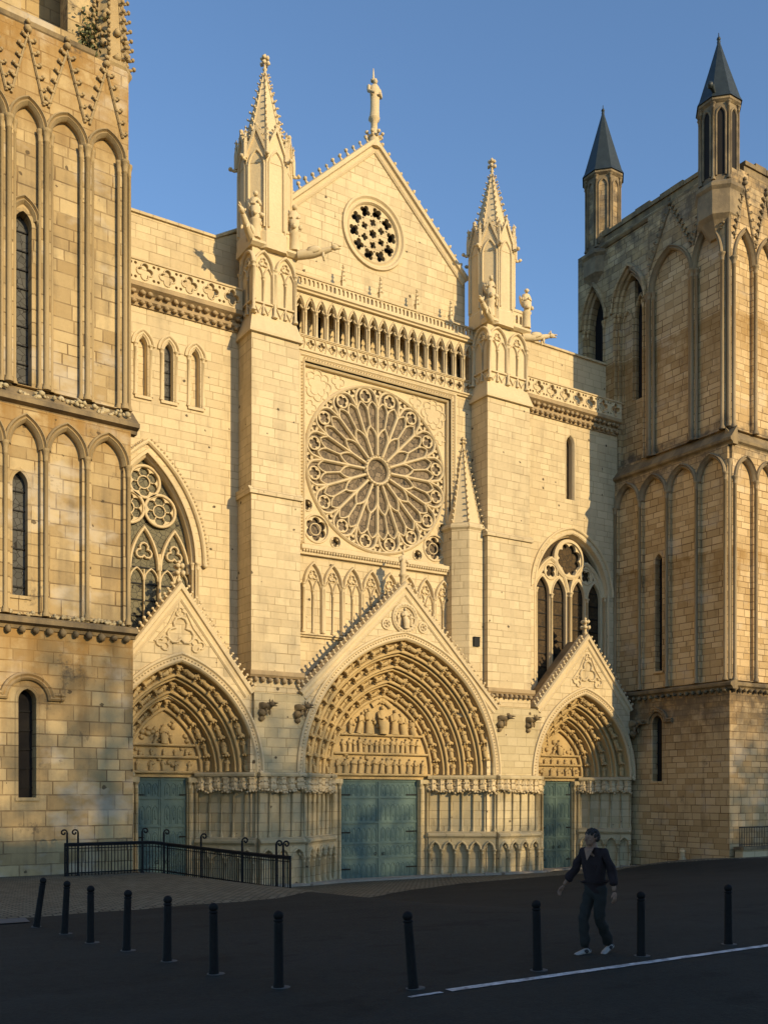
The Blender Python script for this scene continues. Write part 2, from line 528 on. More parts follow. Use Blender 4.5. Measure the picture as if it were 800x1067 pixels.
def figure(b, pos, up, front, h, seated=False, wide=1.0):
    """a small carved robed figure: robe, shoulders, arms, head"""
    pos, up, front = Vector(pos), Vector(up).normalized(), Vector(front)
    front = (front - up * front.dot(up)).normalized()
    side = up.cross(front)
    j = random.uniform
    if seated: rings = [(0, .15, .10, .13), (.2, .17, .11, .13), (.40, .18, .16, .09), (.5, .15, .12, 0), (.68, .18, .11, 0), (.79, .14, .09, 0), (.84, .05, .05, .01)]
    else: rings = [(0, .16, .12, 0), (.2, .145, .11, .01), (.45, .135, .105, .01), (.62, .15, .11, 0), (.74, .165, .10, 0), (.80, .11, .08, 0), (.84, .05, .05, .01)]
    k = 7; vs = []
    lean = j(-.04, .04)
    for z, rs, rf, of in rings:
        rs *= wide * j(.9, 1.1)
        for i in range(k):
            t = 2 * pi * i / k
            fold = 1 + (0.12 if i % 2 else -0.06)
            vs.append(pos + up * z * h + side * (rs * h * cos(t) * fold + lean * z * h) + front * (rf * h * sin(t) * fold + of * h))
    fs = [(a * k + i, a * k + (i + 1) % k, (a + 1) * k + (i + 1) % k, (a + 1) * k + i) for a in range(len(rings) - 1) for i in range(k)]
    b.add(vs, fs, True)
    hp = pos + up * h * .915 + side * lean * h + front * h * .015
    blob(b, hp, side * h * .062, front * h * .07, up * h * .085)
    for s_ in (-1, 1):
        a0 = pos + up * h * .75 + side * s_ * h * .15
        a1 = pos + up * h * j(.5, .6) + side * s_ * h * j(.15, .21) + front * h * .06
        a2 = pos + up * h * j(.5, .66) + side * s_ * h * j(.02, .12) + front * h * .17
        tube(b, [a0, a1, a2], [h * .05, h * .05, h * .035], 5)

def spire(b, cx, cy, z0, z1, r0, k=8, rot=0.0, levels=11, cs=0.16, r1=0.06):
    lathe(b, cx, cy, [(r0, z0), (r1, z1)], k, rot, False)
    for i in range(k):
        t = rot + 2 * pi * i / k
        d = Vector((cos(t), sin(t), 0.15))
        tube(b, [(cx + r0 * cos(t), cy + r0 * sin(t), z0), (cx + r1 * cos(t), cy + r1 * sin(t), z1)], 0.035, 4)
        for j in range(levels):
            f = (j + 0.4) / levels
            r = r0 + (r1 - r0) * f
            crocket(b, (cx + r * cos(t), cy + r * sin(t), z0 + (z1 - z0) * f), d, cs * (1 - 0.35 * f))
def finial(b, x, y, z, h):
    lathe(b, x, y, [(h * .10, z), (h * .06, z + h * .2), (h * .12, z + h * .26), (h * .06, z + h * .34), (h * .05, z + h * .6)], 8)
    for zz, rr in ((.52, .2), (.78, .15)):
        for i in range(4):
            t = pi / 4 + pi / 2 * i
            blob(b, (x + h * rr * cos(t) * .8, y + h * rr * sin(t) * .8, z + h * zz), h * .1, jit=0.2)
    blob(b, (x, y, z + h * .7), Vector((h * .07, 0, 0)), Vector((0, h * .07, 0)), Vector((0, 0, h * .2)))
    blob(b, (x, y, z + h * .92), h * .07)

def column(b, fr, u, w_, v0, v1, r, cap=0.28, base=0.18, k=8):
    """round shaft with moulded base and bell capital"""
    c = fr.p(u, 0, w_)
    lathe(b, c.x, c.y, [(r * 1.7, v0), (r * 1.7, v0 + base * .4), (r * 1.25, v0 + base * .6), (r * 1.35, v0 + base * .8), (r, v0 + base),
                        (r, v1 - cap), (r * 1.25, v1 - cap * .97), (r * 1.05, v1 - cap * .85), (r * 1.25, v1 - cap * .5), (r * 1.75, v1 - cap * .22), (r * 1.85, v1 - cap * .2), (r * 1.85, v1)], k)

def string(b, fr, u0, u1, v, w_, h=0.22, d=0.2, slope=0.0):
    """string course: drip moulding with a weathered top"""
    sweep(b, fr, [(u0, v), (u1, v)], [(0, w_ - 0.05), (0, w_ + d * .55), (h * .3, w_ + d * .6), (h * .45, w_ + d), (h * .8, w_ + d), (h + slope, w_ - 0.05)])

def corbels(b, fr, u0, u1, v, w_, ds, s):
    n = max(1, int((u1 - u0) / ds))
    for i in range(n):
        u = u0 + (u1 - u0) * (i + .5) / n
        c = fr.p(u, v, w_ + s * .5)
        blob(b, c, fr.U * s * random.uniform(.4, .6), fr.W * s * .8, ZV * s * random.uniform(.5, .75), 0.18)

def gargoyle(b, p0, d, L, s=1.0):
    """a stone beast leaning out: body, neck, head with jaws, folded wings"""
    p0 = Vector(p0); d = Vector(d).normalized(); sd = d.cross(ZV).normalized(); up = sd.cross(d)
    tube(b, [p0 - d * .2, p0 + d * L * .3 + up * .02, p0 + d * L * .6 + up * .06, p0 + d * L * .85 + up * .14], [.20 * s, .21 * s, .15 * s, .11 * s], 8)
    h = p0 + d * L * .95 + up * .17
    blob(b, h, d * .2 * s, sd * .13 * s, up * .13 * s, .08)
    blob(b, h + d * .2 * s + up * .05 * s, d * .14 * s, sd * .07 * s, up * .04 * s)
    blob(b, h + d * .18 * s - up * .07 * s, d * .12 * s, sd * .06 * s, up * .03 * s)
    for s_ in (-1, 1):
        blob(b, h - d * .08 * s + sd * s_ * .1 * s + up * .13 * s, d * .05 * s, sd * .03 * s, up * .09 * s)
        blob(b, p0 + d * L * .35 + sd * s_ * .17 * s + up * .1 * s, d * .32 * s, sd * .05 * s, up * .16 * s, .1)
        blob(b, p0 + d * L * .62 + sd * s_ * .13 * s - up * .16 * s, d * .07 * s, sd * .05 * s, up * .16 * s)

FA = Fr((0, 0, 0), (1, 0))                 # the west front: u = X, w = -Y

# ================================================================== CATHEDRAL
cath = empty('cathedral', (0.45, 0, -1.9), 'gothic limestone cathedral with rose window, three carved portals and two towers', 'cathedral', world_kids=True)

# ------------------------------------------------------------------ nave front
RX, RZ, RR = 0.10, 17.68, 4.02            # rose centre and radius
FX0, FX1, FZ0, FZ1 = -4.0, 4.24, 13.62, 21.9
b = MB()
bays = 18
GU0, GU1 = -4.52, 5.62
step = (GU1 - GU0) / bays
rose_hole = [(FX0, FZ0), (FX1, FZ0), (FX1, FZ1), (FX0, FZ1)]
gal_hole = [(GU0, 22.42), (GU1, 22.42), (GU1, 24.98), (GU0, 24.98)]
door_c = arch(.5, 3.68, 3.15, 4.62, 14, -2.4)
plate(b, FA, [(-5.4, -2.5), (6.2, -2.5), (6.2, 25.2), (-5.4, 25.2)], [rose_hole, gal_hole, door_c], 0, -0.75)
box(b, FA, -5.4, 6.2, -2.5, 13.4, -2.0, -1.6)
string(b, FA, -5.0, 4.6, 9.35, 0, 0.2, 0.22)
nave = b.build('nave_front', 'ashlar', cath)

# frame of the rose: beaded mouldings left, right and above; dentilled ledge below
b = MB()
pth = [(FX0 - .02, FZ0), (FX0 - .02, FZ1 + .02), (FX1 + .02, FZ1 + .02), (FX1 + .02, FZ0)]
sweep(b, FA, pth, [(-.02, -.3), (-.02, .05), (.04, .1), (.08, .04), (.16, .02), (.22, .10), (.3, .10), (.34, -.02)])
sweep(b, FA, pth, [(-.14, -.3), (-.14, -.12), (-.08, -.06), (-.02, -.12), (-.02, -.3)])
beads(b, FA, pth, .15, .055, .06, .12)
string(b, FA, -4.3, 4.65, 13.08, 0, .5, .34)
for i in range(62):
    u = -4.2 + i * .142
    box(b, FA, u, u + .075, 13.2, 13.3, .15, .31)
b.build('rose_frame', 'trim', nave)

# ---- rose window
b = MB()
holes = [circ(RX, RZ, RR, 72)]
low = [(FX0 + .78, FZ0 + .82), (FX1 - .78, FZ0 + .82)]
for (u, v) in low: holes.append(circ(u, v, .62, 28))
small = []
for sx, (u, v) in zip((1, -1), low):
    for (du, dv, r) in ((1.02 * sx, -.48, .27), (-.48 * sx, 1.02, .27)):
        small.append((u + du, v + dv, r))
for (u, v, r) in small: holes.append(circ(u, v, r, 16))
plate(b, FA, [(FX0, FZ0), (FX1, FZ0), (FX1, FZ1), (FX0, FZ1)], holes, -.28, -.62, rim=True)
for (u, v) in low:                                             # open six-foils
    plate(b, FA, circ(u, v, .63, 28), [foil(u, v, .55, 6)], -.33, -.5)
    sweep(b, FA, circ(u, v, .64, 28), rnd(0, -.27, .05), True, True)
    sweep(b, FA, circ(u, v, .27, 18), rnd(0, -.40, .03, 5), True, True)
for (u, v, r) in small:
    plate(b, FA, circ(u, v, r + .01, 16), [foil(u, v, r * .85, 4)], -.33, -.5)
    sweep(b, FA, circ(u, v, r, 16), rnd(0, -.27, .04, 5), True, True)
for u, sx in ((FX0 + .85, 1), (FX1 - .85, -1)):                # blind foils above
    v = FZ1 - .85
    sweep(b, FA, foil(u, v, .72, 8), bar(.04, -.3, -.23), True)
    sweep(b, FA, foil(u, v, .5, 5), bar(.025, -.3, -.25), True)
    for du, dv in ((1.08 * sx, .42), (-.42 * sx, -1.08)):
        sweep(b, FA, foil(u + du, v + dv, .34, 4), bar(.03, -.3, -.24), True)
# rim rings
sweep(b, FA, circ(RX, RZ, RR - .06, 72), [(-.12, -.62), (.10, -.62), (.10, -.2), (.04, -.14), (-.02, -.2), (-.06, -.28), (-.12, -.3)], True)
NP = 16
def pol(r, a):
    r *= 1.025
    return (RX + r * cos(a), RZ + r * sin(a))
ha = pi / NP
W0, W1 = -.44, -.20
for k in range(NP):
    a0 = pi / 2 + ha + 2 * pi * k / NP
    # spoke on the border of the petal
    sweep(b, FA, [pol(.72, a0 - ha), pol(3.02, a0 - ha)], bar(.075, W0, W1))
    lathe_c = FA.p(*pol(.78, a0 - ha), W1 - .06)
    blob(b, lathe_c, .075)
    # inner lancet between two spokes
    for s in (-1, 1):
        ptsl = [pol(1.45 + .62 * t, a0 + s * ha * (1 - t ** 1.8) * .93) for t in (0, .25, .5, .75, 1)]
        sweep(b, FA, ptsl, bar(.055, W0, W1 - .03))
    # mullion above it, forking into two outer lancets
    sweep(b, FA, [pol(2.04, a0), pol(2.92, a0)], bar(.055, W0, W1 - .02))
    for s in (-1, 1):
        for e in (-1, 1):
            c = a0 + s * ha / 2
            ptsl = [pol(2.80 + .40 * t, c + e * ha / 2 * (1 - t ** 1.9) * .93) for t in (0, .25, .5, .75, 1)]
            sweep(b, FA, ptsl, bar(.05, W0, W1 - .03))
    # quatrefoil in the petal's head
    u, v = pol(3.42, a0)
    plate(b, FA, circ(u, v, .30, 16), [foil(u, v, .27, 4, a0)], W1 - .07, W1 - .17)
    sweep(b, FA, circ(u, v, .29, 16), rnd(0, W1 - .08, .04, 5), True, True)
    # round head of the petal
    ptsl = []
    for t in range(13):
        f = -1 + 2 * t / 12
        ptsl.append(pol(3.0 + .80 * sqrt(max(0, 1 - abs(f) ** 2.3)), a0 + ha * f * .97))
    sweep(b, FA, ptsl, bar(.075, W0, W1))
    # trefoil between the heads
    u, v = pol(3.63, a0 + ha)
    plate(b, FA, circ(u, v, .19, 12), [foil(u, v, .145, 3, a0 + ha)], W1 - .07, W1 - .17)
    sweep(b, FA, circ(u, v, .19, 12), rnd(0, W1 - .08, .035, 5), True, True)
# hub
sweep(b, FA, circ(RX, RZ, .64, 36), [(-.08, W0), (.09, W0), (.09, W1 - .06), (.04, W1 + .02), (-.03, W1 + .03), (-.08, W1 - .04)], True)
for i in range(24):
    u, v = pol(.66, 2 * pi * i / 24); dot(b, FA.p(u, v, W1 + .05), .05)
rose = b.build('rose_window', 'trim', cath)
b = MB()
plate(b, FA, circ(RX, RZ, RR - .02, 64), [], -.385, -.43, rim=False)
for (u, v) in low: plate(b, FA, circ(u, v, .6, 24), [], -.55, -.6, rim=False)
for (u, v, r) in small: plate(b, FA, circ(u, v, r, 14), [], -.55, -.6, rim=False)
b.build('glass', 'rose_glass', rose)

# ---- blind arcade under the rose
b = MB()
na = 8; a0 = -4.1; sp_ = 8.36 / na
for i in range(na):
    c = a0 + sp_ * (i + .5)
    hw = sp_ / 2 - .06
    sweep(b, FA, arch(c, hw, 11.75, 1.0, 8, 9.6), bar(.055, -.02, .17))
    for s in (-1, 1):
        sweep(b, FA, arch(c + s * hw / 2, hw / 2 - .03, 11.45, .55, 6), bar(.03, -.02, .10))
    sweep(b, FA, foil(c, 12.2, .22, 3), bar(.03, -.02, .10), True)
    column(b, FA, c, .06, 9.56, 11.5, .045, .2, .16, 6)
    column(b, FA, c - sp_ / 2, .12, 9.56, 11.8, .06, .22, .18, 6)
column(b, FA, a0 + sp_ * na, .12, 9.56, 11.8, .06, .22, .18, 6)
b.build('blind_arcade', 'trim', cath)

# ---- gallery
b = MB()
string(b, FA, -4.9, 5.5, 22.2, 0, .2, .2)
hs = []
for i in range(bays):
    c = GU0 + step * (i + .5)
    hs.append(foil(c, 22.72, .185, 4))
    hs.append(arch(c, .185, 24.2, .52, 6, 23.08))
plate(b, FA, [(GU0, 22.4), (GU1, 22.4), (GU1, 25.0), (GU0, 25.0)], hs, .0, -.16)
for i in range(bays + 1):
    c = GU0 + step * i
    if i > 0 and i < bays: column(b, FA, c, .03, 23.06, 24.25, .055, .18, .14, 6)
    if i < bays:
        c2 = c + step / 2
        sweep(b, FA, arch(c2, .235, 24.22, .62, 6), bar(.035, -.02, .08))
        for s in (-1, 1):                        # cusps make the trefoil head
            sweep(b, FA, [(c2 + s * .19, 24.28), (c2 + s * .10, 24.33), (c2 + s * .06, 24.42)], rect(-.02, .02, -.13, -.01))
        sweep(b, FA, [(c2 + step / 2 - .09, 22.45), (c2 + step / 2, 22.72), (c2 + step / 2 - .09, 23.0)], bar(.025, -.02, .06))
        sweep(b, FA, foil(c2, 22.72, .2, 4), bar(.025, -.02, .05), True)
string(b, FA, GU0, GU1, 22.98, .0, .1, .1)
string(b, FA, -4.9, 5.5, 24.97, .02, .24, .24)
gal = b.build('gallery', 'trim', cath)
b = MB()
box(b, FA, GU0 - .6, GU1 + .9, 22.3, 25.1, -1.5, -1.3)
for u in (GU0 - .45, GU1 + .25): box(b, FA, u, u + .2, 22.3, 25.05, -1.3, -.76)
box(b, FA, GU0 - .1, GU1 + .1, 22.3, 22.41, -1.3, -.17)
b.build('passage_wall', 'ashlar', gal)
b = MB()
rng = random.Random(4)
for i in range(bays + 3):
    c = GU0 + step * (i + .4)
    if i % 6 in (0, 1, 3, 5): box(b, FA, c - .14, c + .16, 22.9, 24.75, -1.31, -1.27)
b.build('passage_window', 'void', gal)
# balustrade above the gallery
b = MB()
hs = []
nb = 46; st = (GU1 - GU0 + .2) / nb
for i in range(nb):
    c = GU0 - .1 + st * (i + .5)
    hs.append(arch(c, .062, 25.5, .09, 4, 25.3))
plate(b, FA, [(GU0 - .1, 25.19), (GU1 + .1, 25.19), (GU1 + .1, 25.66), (GU0 - .1, 25.66)], hs, .14, .02, back=True)
sweep(b, FA, [(GU0 - .1, 25.66), (GU1 + .1, 25.66)], [(-.02, -.02), (-.02, .2), (.05, .22), (.1, .12), (.1, .0)])
for u in (-2.0, .05, 2.15, 4.2):
    c = FA.p(u, 0, .08)
    lathe(b, c.x, c.y, [(.13, 25.6), (.13, 26.0), (.17, 26.03), (.12, 26.1), (.02, 26.7)], 4, pi / 4, False)
    for zz in (26.05, 26.25, 26.45, 26.65):
        for t in range(4): dot(b, (c.x + .13 * (26.95 - zz) * cos(t * pi / 2), c.y + .13 * (26.95 - zz) * sin(t * pi / 2), zz), .055)
    blob(b, (c.x, c.y, 26.75), .06)
b.build('balustrade', 'trim', gal)

# ---- gable of the nave
FG = Fr((0, 0.6, 0), (1, 0))
GA = (0.12, 33.45); GL = (-5.35, 28.35); GRR = (5.6, 28.35)
b = MB()
plate(b, FG, [(-5.35, 25.0), (5.6, 25.0), GRR, GA, GL], [circ(.1, 29.22, 1.42, 40)], 0, -.6)
plate(b, FG, circ(.1, 29.22, 1.44, 40), [foil(.1, 29.22, .22, 6)] +
      [foil(.1 + .54 * cos(pi / 6 + i * pi / 3), 29.22 + .54 * sin(pi / 6 + i * pi / 3), .19, 4, i * pi / 3) for i in range(6)] +
      [foil(.1 + 1.06 * cos(i * pi / 5 + .1), 29.22 + 1.06 * sin(i * pi / 5 + .1), .29, 4, i * pi / 5 + .9) for i in range(10)] +
      [circ(.1 + .84 * cos(i * pi / 5 + .41), 29.22 + .84 * sin(i * pi / 5 + .41), .05, 8) for i in range(10)], -.08, -.26)
gab = b.build('nave_gable', 'ashlar', cath)
b = MB()
sweep(b, FG, circ(.1, 29.22, 1.42, 48)[::-1], [(-.06, -.3), (-.06, -.04), (0, .06), (.08, .0), (.16, .02), (.24, .12), (.34, .12), (.38, -.05)], True)
rk = [GL, GA, GRR]
sweep(b, FG, rk, [(-.28, -.05), (-.28, .06), (-.2, .12), (-.12, .06), (0, .1), (.04, .22), (.2, .24), (.26, .1), (.26, -.7), (0, -.7)])
crockets(b, FG, [(-5.1, 28.82), (0, 33.62)], .5, .25, .0)
crockets(b, FG, [(.25, 33.6), (5.4, 28.78)], .5, .25, .0)
b.build('coping', 'trim', gab)
b = MB(); plate(b, FG, circ(.1, 29.22, 1.41, 24), [], -.5, -.55); b.build('rose_opening', 'void', gab)
b = MB()
lathe(b, .12, .6, [(.3, 33.3), (.24, 33.9), (.17, 34.0), (.16, 34.55), (.28, 34.68), (.28, 34.76)], 8)
for t in range(8): crocket(b, (.12 + .2 * cos(t * pi / 4), .6 + .2 * sin(t * pi / 4), 33.8), (cos(t * pi / 4), sin(t * pi / 4), .4), .24)
figure(b, (.12, .6, 34.74), (0, 0, 1), (0, -1, 0), 1.95, False, .8)
lathe(b, .12, .66, [(.12, 36.55), (.16, 36.62), (.06, 36.7), (.02, 37.2)], 6)
b.build('statue', 'trim', gab)
b = MB()                                    # nave roof behind the gable
plate(b, Fr((0, 1.2, 0), (1, 0)), [(-5.35, 25.0), (5.6, 25.0), (5.6, 28.2), (.12, 33.1), (-5.35, 28.2)], [], 0, -24)
b.build('roof', 'slate', gab)

# ------------------------------------------------------------------ aisle fronts
def lead_bars(b, fr, cu, hw, v0, v1, w_, dv=.62):
    v = v0 + .3
    while v < v1:
        box(b, fr, cu - hw, cu + hw, v, v + .035, w_, w_ + .05); v += dv

def lancet(fr, cu, half, sill, spring, h, parent, glazed, name, glass='glass_grey', stone_='trim', depth=.35, shafts=True):
    """a narrow pointed window: moulded head, nook shafts, glass or blind back"""
    b = MB()
    b.cur = 0
    sweep(b, fr, arch(cu, half + .02, spring, h, 8, sill), [(-.05, -depth), (-.05, -.1), (.0, -.02), (.06, .05), (.12, .05), (.14, -.02)])
    sweep(b, fr, arch(cu, half + .2, spring, h + .16, 8, None), [(0, -.02), (0, .05), (.04, .09), (.1, .09), (.12, -.02)])
    if shafts:
        for s in (-1, 1): column(b, fr, cu + s * (half + .13), .02, sill, spring + .05, .06, .2, .14, 6)
    box(b, fr, cu - half - .16, cu + half + .16, sill - .12, sill, -.02, .09)
    b.cur = 1
    plate(b, fr, arch(cu, half + .02, spring, h, 8, sill), [], -depth + .03, -depth, rim=False)
    if glazed: 
        b.cur = 2
        lead_bars(b, fr, cu, half, sill, spring, -depth + .03, .5)
    return b.build(name, [stone_, glass if glazed else 'ashlar', 'iron'], parent)

# left aisle
b = MB()
WLC, WLH = -11.35, 1.98
lw = arch(WLC, 2.1, 12.0, 4.35, 14, 6.5)
lan = [(-11.54, .2), (-10.42, .2), (-9.23, .2)]
hs = [lw] + [arch(c, .2, 20.75, .42, 6, 18.65) for c, _ in lan]
hs.append(arch(-10.45, 2.2, 3.15, 3.1, 10, -2.4))
plate(b, FA, [(-15.2, -2.5), (-7.0, -2.5), (-7.0, 23.1), (-15.2, 23.1)], hs, 0, -.6)
box(b, FA, -15.2, -5.36, 22.0, 26.75, -1.6, -1.0)
sweep(b, FA, [(-15.2, 26.72), (-7.9, 26.72), (-6.6, 27.5)], [(0, -1.65), (0, -.9), (.08, -.88), (.14, -.95), (.18, -1.65)])
plate(b, FA, [(-8.0, 26.5), (-5.37, 26.5), (-5.37, 27.5), (-6.4, 27.5), (-7.9, 26.75)], [], -.99, -1.5)
al = b.build('aisle_front', 'ashlar', cath)
for i, (c, h_) in enumerate(lan): lancet(FA, c, h_, 18.65, 20.75, .42, al, i == 1, 'lancet_window')
# right aisle
b = MB()
WRC, WRH = 12.5, 2.62
rw = arch(WRC, WRH, 13.2, 3.15, 14, 6.5)
plate(b, FA, [(7.5, -2.5), (15.9, -2.5), (15.9, 23.1), (7.5, 23.1)], [rw, arch(12.33, .3, 21.2, .5, 6, 18.2), arch(11.97, 2.2, 3.15, 3.0, 10, -2.4)], 0, -.6)
box(b, FA, 7.5, 18.0, 22.0, 26.7, -1.6, -1.0)
sweep(b, FA, [(7.5, 26.68), (18.0, 26.68)], [(0, -1.65), (0, -.9), (.08, -.88), (.14, -.95), (.18, -1.65)])
ar = b.build('aisle_front', 'ashlar', cath)
b = MB()
sweep(b, FA, arch(12.33, .3, 21.2, .5, 8, 18.2), [(-.06, -.4), (-.06, -.12), (0, .0), (.05, .03), (.1, -.02)])
b.cur = 1
plate(b, FA, arch(12.33, .3, 21.2, .5, 8, 18.2), [], -.42, -.5, rim=False)
b.build('lancet_window', ['trim', 'glass_dark'], ar)

def quatre_parapet(u0, u1, parent):
    """corbelled cornice (weathered dark) and a parapet of pierced quatrefoils"""
    b = MB()
    sweep(b, FA, [(u0, 22.3), (u1, 22.3)], [(0, -.05), (0, .08), (.14, .1), (.2, .22), (.3, .24), (.36, .12), (.46, .14), (.56, .3), (.64, .46), (.8, .48), (.86, -.05)])
    n = int((u1 - u0) / .34)
    for i in range(n):
        u = u0 + (u1 - u0) * (i + .5) / n
        for v, w_, s in ((22.42, .2, .15), (22.78, .28, .17)):
            c = FA.p(u + random.uniform(-.04, .04), v, w_)
            blob(b, c, FA.U * s * .8, FA.W * s * .7, ZV * s * .6, .25)
    b.build('cornice', 'corn', parent)
    b = MB()
    n = max(3, round((u1 - u0) / .92)); st = (u1 - u0) / n
    hs = [foil(u0 + st * (i + .5), 23.58, .33, 4, pi / 2) for i in range(n)]
    for i in range(n):
        for s in (-1, 1):
            for v in (23.30, 23.86):
                c = u0 + st * (i + .5) + s * st * .40
                if u0 + .1 < c < u1 - .1: hs.append(circ(c, v, .065, 8))
    plate(b, FA, [(u0, 23.14), (u1, 23.14), (u1, 24.0), (u0, 24.0)], hs, .42, .24, back=True)
    sweep(b, FA, [(u0, 23.98), (u1, 23.98)], [(0, .2), (0, .48), (.06, .5), (.12, .4), (.12, .2)])
    for i in range(n):
        sweep(b, FA, foil(u0 + st * (i + .5), 23.58, .35, 4), bar(.03, .38, .47), True)
    b.build('parapet', 'trim', parent)
quatre_parapet(-15.0, -7.25, al)
quatre_parapet(8.25, 15.8, ar)

# ---- traceried window, left (three lights, three six-foils)
Wm = -.42
b = MB()
sweep(b, FA, arch(WLC, 2.1, 12.0, 4.35, 16, 6.5), [(-.12, -.6), (-.12, -.34), (-.05, -.25), (-.1, -.2), (.0, -.1), (.05, .02), (.0, .05), (.12, .06), (.16, -.02)], smooth=False)
for s in (-1, 1):
    column(b, FA, WLC + s * 2.03, -.14, 6.6, 12.05, .07, .3, .2); column(b, FA, WLC + s * 2.2, .04, 6.6, 12.05, .06, .3, .2)
hood = arch(WLC, 2.42, 12.0, 4.72, 16)
sweep(b, FA, hood, [(0, -.02), (0, .1), (.06, .16), (.14, .16), (.18, -.02)])
beads(b, FA, hood, .17, .075, .15, .2)
for s in (-1, 1): blob(b, FA.p(WLC + s * 2.5, 11.95, .12), .13, jit=.2)
for c in (-.66, .66): sweep(b, FA, [(WLC + c, 6.6), (WLC + c, 12.3)], bar(.07, Wm - .1, Wm + .12))
for c in (-1.32, 0, 1.32):
    sweep(b, FA, arch(WLC + c, .62, 11.6, 1.75, 8), bar(.07, Wm - .1, Wm + .12))
    sweep(b, FA, [(WLC + c, 6.6), (WLC + c, 11.6)], bar(.035, Wm - .06, Wm + .05))
    for s in (-1, 1): sweep(b, FA, arch(WLC + c + s * .31, .29, 11.15, .5, 6), bar(.04, Wm - .08, Wm + .06))
    sweep(b, FA, foil(WLC + c, 12.35, .36, 3), bar(.045, Wm - .08, Wm + .06), True)
for (u, v, r) in ((WLC, 15.25, .66), (WLC - .68, 14.12, .66), (WLC + .68, 14.12, .66)):
    plate(b, FA, circ(u, v, r, 28), [foil(u, v, r * .92, 6), ], Wm + .04, Wm - .1)
    sweep(b, FA, circ(u, v, r, 28), rnd(0, Wm + .06, .07), True, True)
    sweep(b, FA, circ(u, v, r * .40, 16), rnd(0, Wm - .04, .035, 5), True, True)
    for k in range(6):
        t = pi / 2 + pi / 6 + k * pi / 3
        sweep(b, FA, [(u + r * .40 * cos(t), v + r * .4 * sin(t)), (u + r * .62 * cos(t), v + r * .62 * sin(t))], bar(.03, Wm - .09, Wm + .02))
twl = b.build('traceried_window', 'trim', al)
b = MB()
plate(b, FA, arch(WLC, 2.1, 12.0, 4.35, 16, 6.5), [], Wm - .1, Wm - .2, rim=False)
b.cur = 1
v = 6.9
while v < 11.8:
    box(b, FA, WLC - 2.1, WLC + 2.1, v, v + .05, Wm - .09, Wm - .04); v += .68
b.build('glass', ['glass', 'iron'], twl)

# ---- traceried window, right (two pairs of lights, quatrefoils, eight-foil oculus)
Wm = -.34
b = MB()
sweep(b, FA, arch(WRC, WRH, 13.2, 3.15, 16, 6.5), [(-.1, -.6), (-.1, -.3), (-.04, -.22), (0, -.05), (.04, .03), (.12, .04), (.16, -.02)])
sweep(b, FA, arch(WRC, WRH + .3, 13.2, 3.4, 16), [(0, -.02), (0, .05), (.05, .1), (.12, .1), (.15, -.02)])
sub = arch
for s in (-1, 1):
    c = WRC + s * WRH / 2
    hs = []
    for t in (-1, 1):
        hs.append(arch(c + t * .60, .47, 12.95, .95, 8, 6.6))
    hs.append(foil(c, 14.25, .36, 4, pi / 4))
    for t in (-1, 1): hs.append(foil(c + t * .52, 14.12, .1, 3))
    plate(b, FA, arch(c, WRH / 2 - .02, 13.0, 2.0, 12, 6.6), hs, Wm + .02, Wm - .14)
    sweep(b, FA, arch(c, WRH / 2 - .04, 13.0, 2.0, 12), [(-.14, Wm - .1), (-.14, Wm + .05), (-.06, Wm + .12), (.02, Wm + .12), (.06, Wm - .1)])
    sweep(b, FA, circ(c, 14.25, .45, 18), rnd(0, Wm + .03, .04, 5), True, True)
    for t in (-1, 1): sweep(b, FA, arch(c + t * .60, .52, 12.95, 1.0, 8, 6.6), rnd(0, Wm + .03, .045, 5), smooth=True)
    column(b, FA, c, Wm + .1, 6.6, 13.0, .07, .22, .2)
column(b, FA, WRC, Wm + .16, 6.6, 13.2, .09, .25, .2)
for s in (-1, 1):
    column(b, FA, WRC + s * (WRH - .1), -.1, 6.6, 13.2, .07, .25, .2)
oc = (WRC, 15.02, 0.98)
plate(b, FA, circ(oc[0], oc[1], oc[2], 36), [foil(oc[0], oc[1], .88, 8, pi / 8)], Wm + .06, Wm - .1)
sweep(b, FA, circ(oc[0], oc[1], oc[2], 36), [(-.12, Wm - .1), (-.12, Wm + .08), (0, Wm + .15), (.07, Wm + .15), (.1, Wm - .1)], True)
twr = b.build('traceried_window', 'trim', ar)
b = MB()
plate(b, FA, arch(WRC, WRH, 13.2, 3.15, 16, 6.5), [], Wm - .2, Wm - .3, rim=False)
b.cur = 1
v = 6.9
while v < 13.6:
    box(b, FA, WRC - WRH, WRC + WRH, v, v + .045, Wm - .19, Wm - .15); v += .72
b.build('glass', ['glass_dark', 'iron'], twr)

